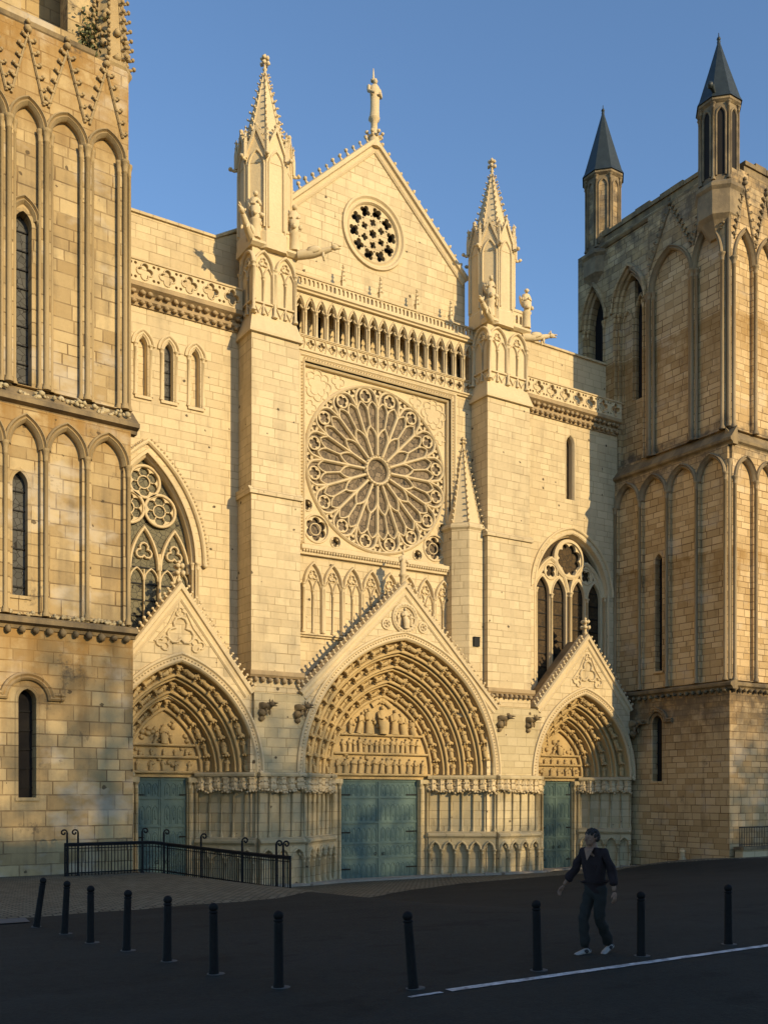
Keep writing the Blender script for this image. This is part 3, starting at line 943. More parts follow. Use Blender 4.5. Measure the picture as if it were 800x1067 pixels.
# ------------------------------------------------------------------ buttresses
def buttress(u0, u1, px, tipz, side_gargoyle):
    """px: axis of the pinnacle"""
    fr = Fr((0, -1.4, 0), (1, 0))           # w = 0 on the buttress face
    b = MB()
    box(b, fr, u0, u1, 7.5, 15.05, -1.7, 0)
    sweep(b, fr, [(u0 - .1, 15.0), (u1 + .1, 15.0)], [(0, -1.6), (0, .1), (.1, .12), (.34, -.10), (.34, -1.6)])
    box(b, fr, u0 + .04, u1 - .04, 15.3, 22.1, -1.7, -.05)
    box(b, fr, u0, u1, -2.4, 6.6, -1.7, -.06)
    box(b, fr, u0 + .02, u1 - .02, 6.6, 7.5, -1.7, -.02)
    bt = b.build('buttress', 'ashlar', cath)
    # corbelled string at the foot of the gables
    b = MB()
    sweep(b, fr, [(u0 - .12, 7.2), (u1 + .12, 7.2)], [(0, -1.45), (0, .1), (.1, .2), (.28, .2), (.36, -1.45)])
    corbels(b, fr, u0, u1, 7.1, 0, .3, .2)
    for i in range(5):
        c = fr.p(u0 - .02, 7.1, -.15 - .27 * i)
        blob(b, c, .12, jit=.2)
    b.build('string_course', 'corn', bt)
    # panelled upper stage
    b = MB()
    m0, m1 = u0 + .12, u1 - .12
    vsec = [fr.p(u, v, w_) for (u, v, w_) in ((u0 - .08, 22.0, .08), (u1 + .08, 22.0, .08), (m1, 22.75, -.18), (m0, 22.75, -.18),
            (u0 - .08, 22.0, -1.4), (u1 + .08, 22.0, -1.4), (m1, 22.75, -1.4), (m0, 22.75, -1.4))]
    b.add(vsec, [(0, 1, 2, 3), (1, 5, 6, 2), (4, 0, 3, 7), (3, 2, 6, 7), (1, 0, 4, 5), (5, 4, 7, 6)])
    box(b, fr, u0 - .09, u1 + .09, 21.9, 22.0, -1.4, .09)
    box(b, fr, m0 + .02, m1 - .02, 22.7, 25.7, -1.5, -.2)
    sides = [(fr, m0, m1, -.2), (Fr((m0 + .02, 0, 0), (0, -1)), .1, 1.55, 0.0)]
    for f, a0, a1, w_ in sides:
        n = 2 if f is fr else 1
        st = (a1 - a0) / n
        for i in range(n):
            c = a0 + st * (i + .5); hw = st / 2 - .08
            sweep(b, f, arch(c, hw, 24.75, .75, 8, 23.3), bar(.06, w_ - .02, w_ + .14))
            for s in (-1, 1): sweep(b, f, arch(c + s * hw / 2, hw / 2 - .02, 24.35, .5, 6), bar(.035, w_ - .02, w_ + .09))
            sweep(b, f, foil(c, 25.02, .2, 3), bar(.03, w_ - .02, w_ + .09), True)
            column(b, f, c, w_ + .05, 22.8, 24.4, .05, .16, .14, 6)
            for s in (-1, 1):
                sweep(b, f, [(c + s * hw, 23.25), (c + s * hw / 2, 22.85), (c, 23.25)], bar(.025, w_ - .02, w_ + .07))
        for i in range(n + 1): column(b, f, min(max(a0 + st * i, a0 + .06), a1 - .06), w_ + .08, 22.75, 24.8, .075, .2, .16, 6)
        sweep(b, f, [(a0, 23.25), (a1, 23.25)], rect(0, .07, w_ - .02, w_ + .1))
    sweep(b, fr, [(m0 - .1, 25.62), (m1 + .1, 25.62)], [(0, -1.6), (0, -.1), (.1, .06), (.2, .06), (.26, -.1), (.26, -1.6)])
    # little parapet on top
    hs = [arch(m0 + .3 + i * .26, .07, 26.35, .1, 4, 26.02) for i in range(int((m1 - m0 - .4) / .26))]
    plate(b, fr, [(m0 + .05, 25.85), (m1 - .05, 25.85), (m1 - .05, 26.6), (m0 + .05, 26.6)], hs, -.12, -.26, back=True)
    box(b, fr, m0, m1, 26.58, 26.7, -.3, -.08)
    box(b, Fr((m0 + .05, 0, 0), (0, -1)), .0, 1.4, 25.85, 26.66, -.14, 0)
    box(b, Fr((m1 - .05, 0, 0), (0, 1)), -1.4, 0, 25.85, 26.66, -.14, 0)
    b.build('panelled_stage', 'trim', bt)
    # statues on the corners
    for u in (m0 + .12, m1 - .12):
        b = MB()
        c = fr.p(u, 0, -.1)
        lathe(b, c.x, c.y, [(.24, 25.9), (.22, 26.55), (.27, 26.62), (.27, 26.7)], 8)
        figure(b, (c.x, c.y, 26.7), (0, 0, 1), (-.3, -1, 0), 1.15, True, 1.15)
        for s_ in (-1, 1):
            blob(b, (c.x + s_ * .22, c.y + .10, 27.25), Vector((.06, .02, .03)), Vector((0, .12, 0)), Vector((s_ * .06, .05, .3)), .2)
            blob(b, (c.x + s_ * .15, c.y - .28, 26.85), .11, jit=.3)
        blob(b, (c.x - .03, c.y - .1, 27.78), .12, jit=.2)
        b.build('statue', 'trim', bt)
    # gargoyles
    for (p, d) in side_gargoyle:
        b = MB(); gargoyle(b, p, d, 1.5, 1.0); b.build('gargoyle', 'trim', bt)
    # octagonal turret with crocketed gablets and spire
    b = MB()
    cx, cy = px, -.35
    r = 1.16
    lathe(b, cx, cy, [(r + .06, 25.6), (r + .06, 26.3), (r, 26.4), (r, 29.7)], 8, pi / 8, False)
    for i in range(8):
        t = pi / 8 + i * pi / 4
        tube(b, [(cx + r * cos(t), cy + r * sin(t), 26), (cx + r * cos(t), cy + r * sin(t), 30.0)], .055, 5)
        t2 = t + pi / 8
        ap = r * cos(pi / 8)
        f = Fr((cx + ap * cos(t2), cy + ap * sin(t2), 0), (-sin(t2), cos(t2)))
        hw = r * sin(pi / 8)
        plate(b, f, [(-hw, 29.3), (hw, 29.3), (hw, 29.75), (0, 30.75), (-hw, 29.75)], [], .02, -.3)
        sweep(b, f, arch(0, hw * .8, 29.1, .75, 6, 26.5), bar(.045, -.02, .09))
        sweep(b, f, [(-hw, 29.75), (0, 30.8), (hw, 29.75)], rect(-.05, .05, -.05, .12))
        crockets(b, f, [(-hw, 29.75), (0, 30.75)], .27, .13, .06); crockets(b, f, [(0, 30.75), (hw, 29.75)], .27, .13, .06)
        blob(b, f.p(0, 30.9, .05), .1, jit=.2)
        cxx, cyy = cx + (r + .08) * cos(t), cy + (r + .08) * sin(t)
        crocket(b, (cxx, cyy, 29.45), (cos(t), sin(t), 0), .26)
        lathe(b, cxx, cyy, [(.1, 29.5), (.1, 30.1), (.02, 30.8)], 4, t, False)
        for zz in (30.15, 30.4, 30.65): dot(b, (cxx, cyy, zz), .1)
    spire(b, cx, cy, 29.9, tipz - .7, r * .92, 8, pi / 8, 12, .17)
    finial(b, cx, cy, tipz - .8, .95)
    b.build('pinnacle', 'trim', bt)
    return bt

bl = buttress(-7.3, -4.95, -6.15, 34.6, [((-7.0, -1.1, 25.75), (-.75, -.55, .55)), ((-4.9, -1.5, 25.75), (.75, -.6, .05))])
br_ = buttress(5.48, 8.29, 6.6, 34.45, [((5.75, -1.3, 25.8), (-.8, -.5, .1)), ((8.1, -1.2, 25.5), (1, -.35, .05))])

# ---- octagonal stair turret beside the rose
b = MB()
tx, ty, tr = 5.0, -.05, 1.13
lathe(b, tx, ty, [(tr, 6.0), (tr, 15.3)], 8, pi / 8, False)
lathe(b, tx, ty, [(tr, 15.25), (tr + .1, 15.35), (tr + .1, 15.45), (tr, 15.6)], 8, pi / 8, False)
st_ = b.build('stair_turret', 'ashlar', cath)
b = MB()
spire(b, tx, ty, 15.55, 19.6, 1.0, 8, pi / 8, 13, .16)
for i in range(8):
    t = pi / 8 + i * pi / 4
finial(b, tx, ty, 19.5, .7)
b.build('spire', 'trim', st_)
b = MB()
fr = Fr((0, ty - tr * cos(pi / 8), 0), (1, 0))
box(b, fr, tx - .2, tx + .16, 9.5, 9.93, -.02, .1)
box(b, fr, tx - .2, tx + .16, 9.93, 9.97, -.02, .13)
b.build('lamp_box', 'iron', st_)

# ------------------------------------------------------------------ portals
PY = 1.5                                     # the portals' faces stand 1.5 m before the wall
SPR = 3.15
def jamb(P0, P1, parent, name='jamb', niches=None, lowcol=True):
    """splayed side or pier front: arcaded dado, string, thin shafts, row of canopies, cornice"""
    P0, P1 = Vector((*P0, 0)), Vector((*P1, 0))
    L = (P1 - P0).length
    f = Fr(P0, (P1.x - P0.x, P1.y - P0.y))
    b = MB()
    box(b, f, 0, L, -2.4, 3.02, -.3, 0)                       # backing
    n = niches or max(1, round(L / .66)); st = L / n
    hs = [arch(st * (i + .5), st / 2 - .085, -.52, .36, 7, -1.72) for i in range(n)]
    plate(b, f, [(0, -2.4), (L, -2.4), (L, .1), (0, .1)], hs, .24, .08)
    box(b, f, .01, L - .01, -2.3, .05, .0, .085)
    box(b, f, 0, L, -2.4, -1.74, .24, .34)
    for i in range(n):
        c = st * (i + .5)
        sweep(b, f, arch(c, st / 2 - .08, -.52, .38, 7), bar(.05, .2, .33))
        for s in (-1, 1): sweep(b, f, [(c + s * (st / 2 - .10), -.47), (c + s * .13, -.42), (c + s * .09, -.30)], rect(-.025, .025, .1, .22))
    for i in range(n + 1):
        column(b, f, min(max(st * i, .07), L - .07), .25, -1.74, -.5, .065, .24, .2, 8)
    sweep(b, f, [(-.02, .06), (L + .02, .06)], [(0, -.1), (0, .28), (.08, .36), (.16, .36), (.3, .12), (.3, -.1)])
    m = max(2, round(L / .52)); s2 = L / m
    for i in range(m + 1):
        u = min(max(s2 * i, .05), L - .05)
        column(b, f, u, .05, .36, 2.42, .045, .12, .2, 6)
    sweep(b, f, [(-.02, 2.93), (L + .02, 2.93)], [(0, -.2), (0, .22), (.04, .36), (.13, .38), (.2, .3), (.24, -.2)])
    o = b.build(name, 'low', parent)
    # canopies: little vaulted hoods with ragged lower edges
    b = MB()
    k = max(2, round(L / .40)); s3 = L / k
    for i in range(k):
        c = f.p(s3 * (i + .5), 0, .10)
        r = s3 * .58; z = 2.34 + random.uniform(-.07, .07)
        lathe(b, c.x, c.y, [(r * .3, z + .12), (r * .62, z + .03), (r * .86, z + .08), (r, z + .2), (r * .82, z + .3), (r * .86, z + .52), (r * 1.0, z + .58), (r * .96, 2.95)], 6, random.uniform(0, 1), False)
        for j in range(5):
            t = math.atan2(f.W.y, f.W.x) + (-1.2 + .6 * j)
            blob(b, (c.x + r * .95 * cos(t), c.y + r * .95 * sin(t), z + random.uniform(-.04, .08)), r * random.uniform(.2, .32), jit=.35)
            blob(b, (c.x + r * .92 * cos(t), c.y + r * .92 * sin(t), z + .36), r * .16, jit=.3)
            dot(b, (c.x + r * .98 * cos(t), c.y + r * .98 * sin(t), z + .60), r * .15)
        m_ = f.p(s3 * i, 0, .06)
        blob(b, (m_.x, m_.y, 2.42 + random.uniform(-.05, .08)), .075, jit=.3)
    b.build('canopy', 'trim', o)
    return o

def portal(cx, a, h, gl, ga, gr, inner, dhalf, n_ord, nfig, deco, label):
    Rr = (a * a + h * h) / (2 * a); e = a - Rr               # arc centres at cx -/+ e... (concentric orders)
    def con(ai): return sqrt((ai - e) ** 2 - e ** 2)           # rise of the concentric arch of half width ai
    DEP = 2.1
    yb = -PY + DEP                                            # plane of the tympanum
    fr = Fr((0, -PY, 0), (1, 0))
    # face with its steep gable
    b = MB()
    outer = [(gl[0], SPR - .2), (cx - a, SPR - .2)] + arch(cx, a, SPR, h, 22) + [(cx + a, SPR - .2), (gr[0], SPR - .2), gr, ga, gl]
    plate(b, fr, outer, [], 0, -.55)
    # the gable's roof running back to the wall
    b_roof = MB()
    for p, q in ((gl, ga), (ga, gr)):
        for dz in (0,):
            v = [fr.p(m[0], m[1] + dd, w_) for dd in (.03, -.2) for (m, w_) in ((p, -.54), (q, -.54), (q, -1.52), (p, -1.52))]
            b_roof.add(v, [(0, 1, 2, 3), (7, 6, 5, 4), (0, 4, 5, 1), (2, 6, 7, 3), (0, 3, 7, 4), (1, 5, 6, 2)])
    po = b.build('portal', 'ashlar', cath, label)
    b_roof.build('gable_roof', 'weather', po)  # weathered stone, its dark colour also painting in shade on the slope
    # coping and crockets
    b = MB()
    sweep(b, fr, [gl, ga, gr], [(-.3, -.05), (-.3, .03), (-.24, .08), (-.16, .02), (-.04, .04), (0, .14), (.14, .16), (.2, .06), (.2, -.6), (0, -.6)])
    g1 = Vector(ga) - Vector(gl); nrm = Vector((-g1.y, g1.x)).normalized() * .18
    crockets(b, fr, [(gl[0] + nrm.x, gl[1] + nrm.y), (ga[0] + nrm.x, ga[1] + nrm.y)], .27, .19, -.02)
    crockets(b, fr, [(ga[0] - nrm.x, ga[1] + nrm.y), (gr[0] - nrm.x, gr[1] + nrm.y)], .27, .19, -.02)
    c = fr.p(ga[0], 0, -.15)
    if deco == 'medallion':
        lathe(b, c.x, c.y, [(.16, ga[1] + .05), (.14, ga[1] + .5), (.2, ga[1] + .55), (.2, ga[1] + .62)], 8)
        figure(b, (c.x, c.y, ga[1] + .6), (0, 0, 1), (0, -1, 0), 1.1)
    else:
        finial(b, c.x, c.y, ga[1] + .05, 1.15)
    b.build('coping', 'trim', po)
    # ornament on the gable field
    b = MB()
    if deco == 'medallion':
        v = ga[1] - 1.45
        sweep(b, fr, circ(ga[0], v, .62, 28), [(-.1, -.02), (-.1, .08), (0, .14), (.1, .08), (.1, -.02)], True)
        beads(b, fr, circ(ga[0], v, .62, 29), .16, .05, .12)
        figure(b, fr.p(ga[0], v - .5, .05), (0, 0, 1), (0, -1, 0), 1.0, True)
        for s in (-1, 1):
            figure(b, fr.p(ga[0] + s * .36, v - .35, .03), (0, 0, 1), (-s * .4, -1, 0), .6)
            sweep(b, fr, circ(ga[0] + s * 1.02, v - .35, .22, 14), [(-.06, -.02), (-.04, .07), (.04, .07), (.06, -.02)], True)
            for k in range(5): blob(b, fr.p(ga[0] + s * 1.02 + .11 * cos(k * 1.257), v - .35 + .11 * sin(k * 1.257), .03), .075)
    else:
        v = ga[1] - 1.75
        sweep(b, fr, foil(ga[0], v, .6, 3), bar(.05, -.02, .1), True)
        for s in (-1, 1):
            sweep(b, fr, foil(ga[0] + s * .72, v - .5, .3, 3, pi / 2 + s * .6), bar(.04, -.02, .08), True)
            sweep(b, fr, [(ga[0] + s * .25, v + .8), (ga[0] + s * .55, v + .2), (ga[0] + s * 1.1, v - .45)], bar(.035, -.02, .07))
        sweep(b, fr, foil(ga[0], v + .78, .2, 3), bar(.03, -.02, .07), True)
    b.build('gable_relief', 'trim', po)
    # hood mould with a run of leaves
    b = MB()
    hp = arch(cx, a, SPR, h, 22)
    sweep(b, fr, hp, [(-.1, -.3), (-.1, .02), (-.04, .08), (.02, .04), (.14, .04), (.2, .12), (.28, .10), (.3, -.02)])
    beads(b, fr, hp, .15, .05, .06, .08)
    for s in (-1, 1): blob(b, fr.p(cx + s * (a + .1), SPR - .08, .1), .15, jit=.25)
    b.build('hood_mould', 'trim', po)
    # receding orders with their rows of carved figures
    dn = (a - inner) / n_ord; dw = DEP / n_ord
    for i in range(n_ord):
        ai = inner + dn * i; hi = con(ai)
        w0 = -DEP + dw * i
        f0 = fr
        b = MB()
        path = arch(cx, ai, SPR, hi, 20)
        sweep(b, f0, path, [(0, w0 - .25), (0, w0 + .10), (dn * .16, w0 + .16), (dn * .28, w0 + dw * .12), (dn * .46, w0 + dw * .12), (dn * .62, w0 + dw * .20),
                            (dn * .75, w0 + dw * .45), (dn * .80, w0 + dw * .80), (dn * 1.0, w0 + dw), (dn * 1.0 + .3, w0 + dw - .01), (dn + .3, w0 - .25)])
        sweep(b, f0, path, rnd(.05, w0 + .12, .085, 6), smooth=True)
        sweep(b, f0, path, rnd(dn * .86, w0 + dw * .92, .06, 5), smooth=True)
        # figures
        Ri = ai + dn * .48 - e
        phm = math.acos(min(1, (-e) / Ri))
        nf = nfig + i
        seg = phm * Ri / nf
        for s in (-1, 1):
            for k in range(nf):
                ph = phm * (k + .06) / nf
                C = Vector((cx + s * e, SPR))
                nv = Vector((s * cos(ph), sin(ph)))
                tv = Vector((-s * sin(ph), cos(ph)))
                base = C + nv * Ri
                up = fr.U * tv.x + ZV * tv.y
                fdir = -(fr.U * nv.x + ZV * nv.y) * .62 + fr.W * .78
                hgt = seg * .74
                p3 = fr.p(base.x, base.y, w0 + dw * .42)
                figure(b, p3 + fdir * .02, up, fdir, hgt, (k + i) % 2 == 0, 1.15)
                # canopy over the head / console for the next
                sd = up.cross(fdir.normalized())
                cp = p3 + up * seg * .88 + fdir * .06
                blob(b, cp, sd * dn * .30, fdir.normalized() * dn * .32, up * seg * .09, .25)
                blob(b, cp + up * seg * .07, sd * dn * .2, fdir.normalized() * dn * .24, up * seg * .1, .25)
                for t in (-1, 0, 1): blob(b, cp + sd * t * dn * .2 + fdir * dn * .24 - up * seg * .05, dn * .075, jit=.3)
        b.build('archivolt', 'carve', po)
    # tympanum
    b = MB()
    ft = Fr((0, yb, 0), (1, 0))
    dtop = 2.93
    ti = inner + .1; hi = con(ti)
    plate(b, ft, [(cx - ti, dtop)] + arch(cx, ti, SPR, hi, 16) + [(cx + ti, dtop)], [], 0, -.3)
    top = SPR + con(inner)
    sc = inner / 2.85
    z1, z2 = SPR + .85 * sc + .1, SPR + 1.75 * sc + .1
    def half_at(z):
        R2 = inner - e
        return e + sqrt(max(0, R2 * R2 - (z - SPR) ** 2)) - .05
    for z in (SPR - .06, z1, z2):
        hw = half_at(max(z, SPR))
        sweep(b, ft, [(cx - hw, z), (cx + hw, z)], [(0, -.02), (0, .16), (.05, .2), (.1, .18), (.12, -.02)])
    def row(z, zt, n, big=1.0, seated=False):
        hw = half_at(zt) - .1
        for k in range(n):
            u = cx - hw + 2 * hw * (k + .5) / n
            figure(b, ft.p(u, z, .07), (random.uniform(-.12, .12), 0, 1), (random.uniform(-.5, .5), -1, 0), (zt - z) * random.uniform(.82, 1.0) * big, seated and k % 2 == 0, 1.15)
    if n_ord == 4:
        row(SPR + .05, z1 - .05, 13); row(z1 + .11, z2 - .03, 15)
        figure(b, ft.p(cx, z2 + .1, .12), (0, 0, 1), (0, -1, 0), 1.4, True, 1.1)
        for s in (-1, 1):
            figure(b, ft.p(cx + s * .72, z2 + .1, .1), (0, 0, 1), (0, -1, 0), 1.25, False, 1.1)
            figure(b, ft.p(cx + s * 1.32, z2 + .1, .1), (-s * .2, 0, 1), (-s * .5, -1, 0), 1.1, False, 1.1)
            figure(b, ft.p(cx + s * 1.9, z2 + .1, .08), (-s * .3, 0, 1), (-s, -1, 0), .8, True, 1.2)
            figure(b, ft.p(cx + s * .55, z2 + 1.45, .06), (-s * .9, 0, .6), (0, -1, 0), .8, False, 1.1)
    else:
        row(SPR + .06, z1 - .02, 5); row(z1 + .1, z2 - .05, 5, 1.0, True)
        figure(b, ft.p(cx, z2 + .1, .08), (0, 0, 1), (0, -1, 0), .85, True, 1.2)
        for s in (-1, 1): figure(b, ft.p(cx + s * .42, z2 + .1, .06), (-s * .4, 0, 1), (-s * .4, -1, 0), .6)
    for k in range(30):
        z = random.uniform(SPR, top - .5); u = cx + random.uniform(-1, 1) * max(.1, half_at(z) - .1)
        blob(b, ft.p(u, z, .03), random.uniform(.06, .13), jit=.3)
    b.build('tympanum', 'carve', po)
    # door surround
    b = MB()
    for s in (-1, 1):
        u0, u1 = sorted((cx + s * dhalf, cx + s * (inner + .05)))
        box(b, ft, u0, u1, -2.6, dtop, -.4, .0)
        column(b, ft, cx + s * (dhalf + .1), .05, -1.95, 2.75, .07, .3, .25)
        column(b, ft, cx + s * (inner - .15), .06, -1.95, 2.75, .09, .3, .25)
        box(b, ft, u0, u1, 2.72, dtop - .01, 0, .18)
    box(b, ft, cx - dhalf - .3, cx + dhalf + .3, -2.6, -1.9, -.5, .25)
    b.build('door_frame', 'low', po)
    # the two-leaved door
    b = MB()
    fd = Fr((0, yb + .2, 0), (1, 0))
    Z0, Z1 = -1.95, dtop
    for s in (-1, 1):
        u0, u1 = sorted((cx + s * .025, cx + s * dhalf))
        box(b, fd, u0, u1, Z0, Z1, -.1, 0)
        rails = [Z0, Z0 + 1.05, Z0 + 1.75, Z0 + 2.75, Z0 + 3.95, Z1 - .12]
        for z in rails:
            box(b, fd, u0, u1, z, z + .09, 0, .055)
        box(b, fd, u0, u0 + .1, Z0 + .09, Z1, 0, .025); box(b, fd, u1 - .1, u1, Z0 + .09, Z1, 0, .025)
        for z0_, z1_ in zip(rails[:-1], rails[1:]):
            n = max(2, round((u1 - u0 - .2) / .3)); st = (u1 - u0 - .2) / n
            zc = (z0_ + z1_) / 2
            for k in range(n):
                u = u0 + .1 + st * (k + .5)
                sweep(b, fd, arch(u, st * .38, z0_ + (z1_ - z0_) * .6, .2, 4, z0_ + .14), bar(.016, -.01, .022))
                blob(b, fd.p(u, z0_ + (z1_ - z0_) * .45, .0), Vector((st * .16, 0, 0)), Vector((0, .012, 0)), Vector((0, 0, (z1_ - z0_) * .2)))
    box(b, fd, cx - .05, cx + .05, Z0, Z1, .0, .06)
    b.cur = 1
    for s in (-1, 1):
        c3_ = fd.p(cx + s * .22, Z0 + 1.28, .05)
        tube(b, [c3_ + Vector((.07 * cos(t * .7), -.03, .07 * sin(t * .7))) for t in range(10)], .012, 5)
        for zz in (.55, 2.3, 4.1): box(b, fd, *sorted((cx + s * dhalf, cx + s * (dhalf - .55 * dhalf / 2))), Z0 + zz, Z0 + zz + .06, .0, .045)
    b.cur = 0
    b.build('door', ['door', 'iron'], po)
    # jambs
    for s in (-1, 1):
        p_in = (cx + s * (inner - .02), yb - .02); p_out = (cx + s * (a - .02), -PY - .02)
        if s > 0: jamb(p_in, p_out, po)
        else: jamb(p_out, p_in, po)
    return po

CXC, CXL, CXR = 0.5, -10.45, 11.97
pc = portal(CXC, 5.42, 6.37, (-4.93, 6.55), (.47, 11.85), (5.93, 6.4), 2.85, 2.22, 4, 7, 'medallion', 'largest portal, in the middle, with a wide teal double door and a medallion in its gable')
pl_ = portal(CXL, 3.40, 4.55, (-13.6, 6.5), (-10.5, 10.55), (-7.4, 6.45), 1.62, 1.08, 3, 5, 'trefoil', 'small portal beside the pale left tower, with a narrow teal door')
pr_ = portal(CXR, 3.43, 4.42, (8.6, 6.55), (12.12, 10.4), (15.3, 6.75), 1.62, 1.08, 3, 5, 'trefoil', 'small portal beside the dark right tower, with a narrow teal door')
# pier fronts between the portals, and their beast corbels
for (x0, x1, beasts) in ((-7.07, -4.90, (-6.85, -5.15)), (5.90, 8.55, (6.15, 8.0))):
    p = jamb((x0, -PY - .02), (x1, -PY - .02), cath, 'pier_front')
    b = MB()
    plate(b, Fr((0, -PY - .01, 0), (1, 0)), [(x0 - .15, 3.1), (x1 + .15, 3.1), (x1 + .15, 6.55), (x0 - .15, 6.55)], [], 0, -.3)
    b.build('pier_wall', 'low', p)
    for u in beasts:
        b = MB()
        gargoyle(b, (u, -1.4, 5.9), (random.uniform(.1, .7), -1, -.08), .62, .95)
        blob(b, (u, -1.58, 5.68), .21, jit=.3); blob(b, (u - .02, -1.55, 5.42), .14, jit=.3)
        b.build('gargoyle', 'weather', p)
b = MB()
for u in (15.45,):
    gargoyle(b, (u, -1.4, 5.9), (.1, -1, .05), .6, 1.3); blob(b, (u, -1.6, 5.5), .26, jit=.3)
b.build('gargoyle', 'weather', pr_)

# ------------------------------------------------------------------ towers
def slit(fr, cu, half, sill, spring, h, depth, parent, surround='tower', glass='glass_grey', hood=None):
    b = MB()
    sweep(b, fr, arch(cu, half, spring, h, 8, sill), [(-.005, -depth), (-.005, .0), (.08, .03), (.16, -.04)])
    if hood: 
        pts = [(cu - hood[0] - .5, spring)] + arch(cu, hood[0], spring, hood[1], 10) + [(cu + hood[0] + .5, spring)]
        sweep(b, fr, pts, [(0, -.03), (0, .1), (.06, .16), (.12, .1), (.18, .16), (.24, .12), (.26, -.03)])
    box(b, fr, cu - half - .1, cu + half + .1, sill - .1, sill, -.1, .06)
    b.cur = 1
    plate(b, fr, arch(cu, half, spring, h, 8, sill), [], -depth + .02, -depth - .05, rim=False)
    b.cur = 2
    lead_bars(b, fr, cu, half, sill, spring, -depth + .02, .6)
    return b.build('slit_window', [surround, glass, 'iron'], parent)

def blind_row(b, fr, us, v0, vcap, rise, w_, r=.085, vtop=None):
    """wall arcade on slender shafts; with vtop the panels lie back behind a face pierced by the arches"""
    if vtop:
        D = .17
        hs = [arch((a0 + a1) / 2, (a1 - a0) / 2 - .15, vcap, rise - .13, 8, v0 + .02) for a0, a1 in zip(us[:-1], us[1:])]
        b.cur = 1
        plate(b, fr, [(us[0] - .14, v0), (us[-1] + .10, v0), (us[-1] + .10, vtop), (us[0] - .14, vtop)], hs, w_ + D, w_ - .03)
        b.cur = 0
        w_ = w_ + D - .02
    for a0, a1 in zip(us[:-1], us[1:]):
        c = (a0 + a1) / 2; hw = (a1 - a0) / 2
        sweep(b, fr, arch(c, hw - .16, vcap, rise - .12, 8), [(-.03, w_ - .14), (-.03, w_ + .0), (0, w_ + .06), (.05, w_ + .14), (.11, w_ + .08), (.15, w_ + .18), (.2, w_ + .13), (.22, w_ - .02)])
    for u in us: column(b, fr, u, w_ + .07, v0, vcap + .05, r, .40, .22)

def gablets(b, fr, us, v0, rise, w_, s=.2):
    for a0, a1 in zip(us[:-1], us[1:]):
        c = (a0 + a1) / 2
        pth = [(a0 + .08, v0), (c, v0 + rise), (a1 - .08, v0)]
        sweep(b, fr, pth, [(-.035, w_ - .02), (-.035, w_ + .06), (.0, w_ + .10), (.045, w_ + .08), (.06, w_ - .02)])
        crockets(b, fr, pth[:2], .36, s, w_ + .08); crockets(b, fr, pth[1:], .36, s, w_ + .08)
        c3 = fr.p(c, 0, w_ + .08)
        blob(b, (c3.x, c3.y, v0 + rise + .2), s * .7, jit=.25); blob(b, (c3.x, c3.y, v0 + rise + .42), s * .5, jit=.25)

# ---- left tower (its face turned 4 degrees)
LA = RD(4)
LO = Vector((-14.6, -7.6, 0))
FL = Fr(LO, (cos(LA), sin(LA)))
FLS = Fr(LO, (-sin(LA), cos(LA)))            # its right-hand side (faces the portals)
TW = 11.0
c3, c4 = (-3.40, .28), (-3.58, .24)
b = MB()
s1 = arch(c3[0], c3[1], 5.15, .35, 8, 2.1)
plate(b, FL, [(-TW, -2.5), (.06, -2.5), (.06, 7.6), (-TW, 7.6)], [s1], 0, -.7)
s2 = arch(c4[0], c4[1], 11.9, .4, 8, 8.4)
plate(b, FL, [(-TW, 7.6), (.0, 7.6), (.0, 14.5), (-TW, 14.5)], [s2], -.14, -.8)
s3 = arch(-3.42, .27, 20.15, .42, 8, 14.95)
plate(b, FL, [(-TW, 14.4), (.05, 14.4), (.05, 26.4), (-TW, 26.4)], [s3], -.35, -1.0)
for (z0, z1, i) in ((-2.5, 7.6, .06), (7.6, 14.5, 0), (14.5, 26.4, .05)):   # body behind the faces
    box(b, FL, -TW, i - .01, z0, z1, -TW, -1.05)
    box(b, FL, i - .5, i - .005, z0, z1, -1.05, -.72 if z0 < 7 else (-.82 if z0 < 14 else -1.02))
lt = b.build('tower', 'tower', cath, 'pale left tower in the foreground with mossy ledges and blind arcades')
slit(FL, c3[0], c3[1], 2.1, 5.15, .35, .45, lt, 'tower', 'void', (.62, .62))
slit(Fr(FL.p(0, 0, -.14), FL.U), c4[0], c4[1], 8.4, 11.9, .4, .32, lt)
F3 = Fr(FL.p(0, 0, -.35), FL.U)
slit(F3, -3.42, .27, 14.95, 20.15, .42, .4, lt)
b = MB()
for v, wd, uu in ((7.35, 0, .12), (14.2, -.1, .22)):
    b = MB()
    sweep(b, FL, [(-TW, v), (uu, v)], [(0, -.3), (0, .06 + wd), (.1, .1 + wd), (.16, .3 + wd), (.3, .3 + wd), (.36, .2 + wd), (.85 if v > 10 else .5, -.4)])
    if v < 10: corbels(b, FL, -TW, 0, 7.32, .02, .42, .2)
    b.build('string_course', 'weather', lt)
b = MB()                                     # loose lichened rubble caught on the ledges
for i in range(90):
    u = random.choice((random.uniform(-2.3, 0), random.uniform(-4.5, 0)))
    blob(b, FL.p(u, 14.62 + random.uniform(0, .22), .02 + random.uniform(-.2, .1)), random.uniform(.04, .1), jit=.35)
for i in range(70):
    u = random.choice((random.uniform(-2.6, -.3), random.uniform(-4.5, 0)))
    blob(b, FL.p(u, 7.78 + random.uniform(0, .1), .02 + random.uniform(-.1, .1)), random.uniform(.04, .09), jit=.35)
b.build('ledge_rubble', 'low', lt)['kind'] = 'stuff'
b = MB()
us2 = [-8.0, -6.7, -5.4, -4.09, -2.85, -1.52, -.13]
blind_row(b, FL, us2, 7.8, 13.02, .92, -.14, .065, 14.25)
us3 = [-7.6, -6.3, -5.1, -3.92, -2.76, -1.43, -.16]
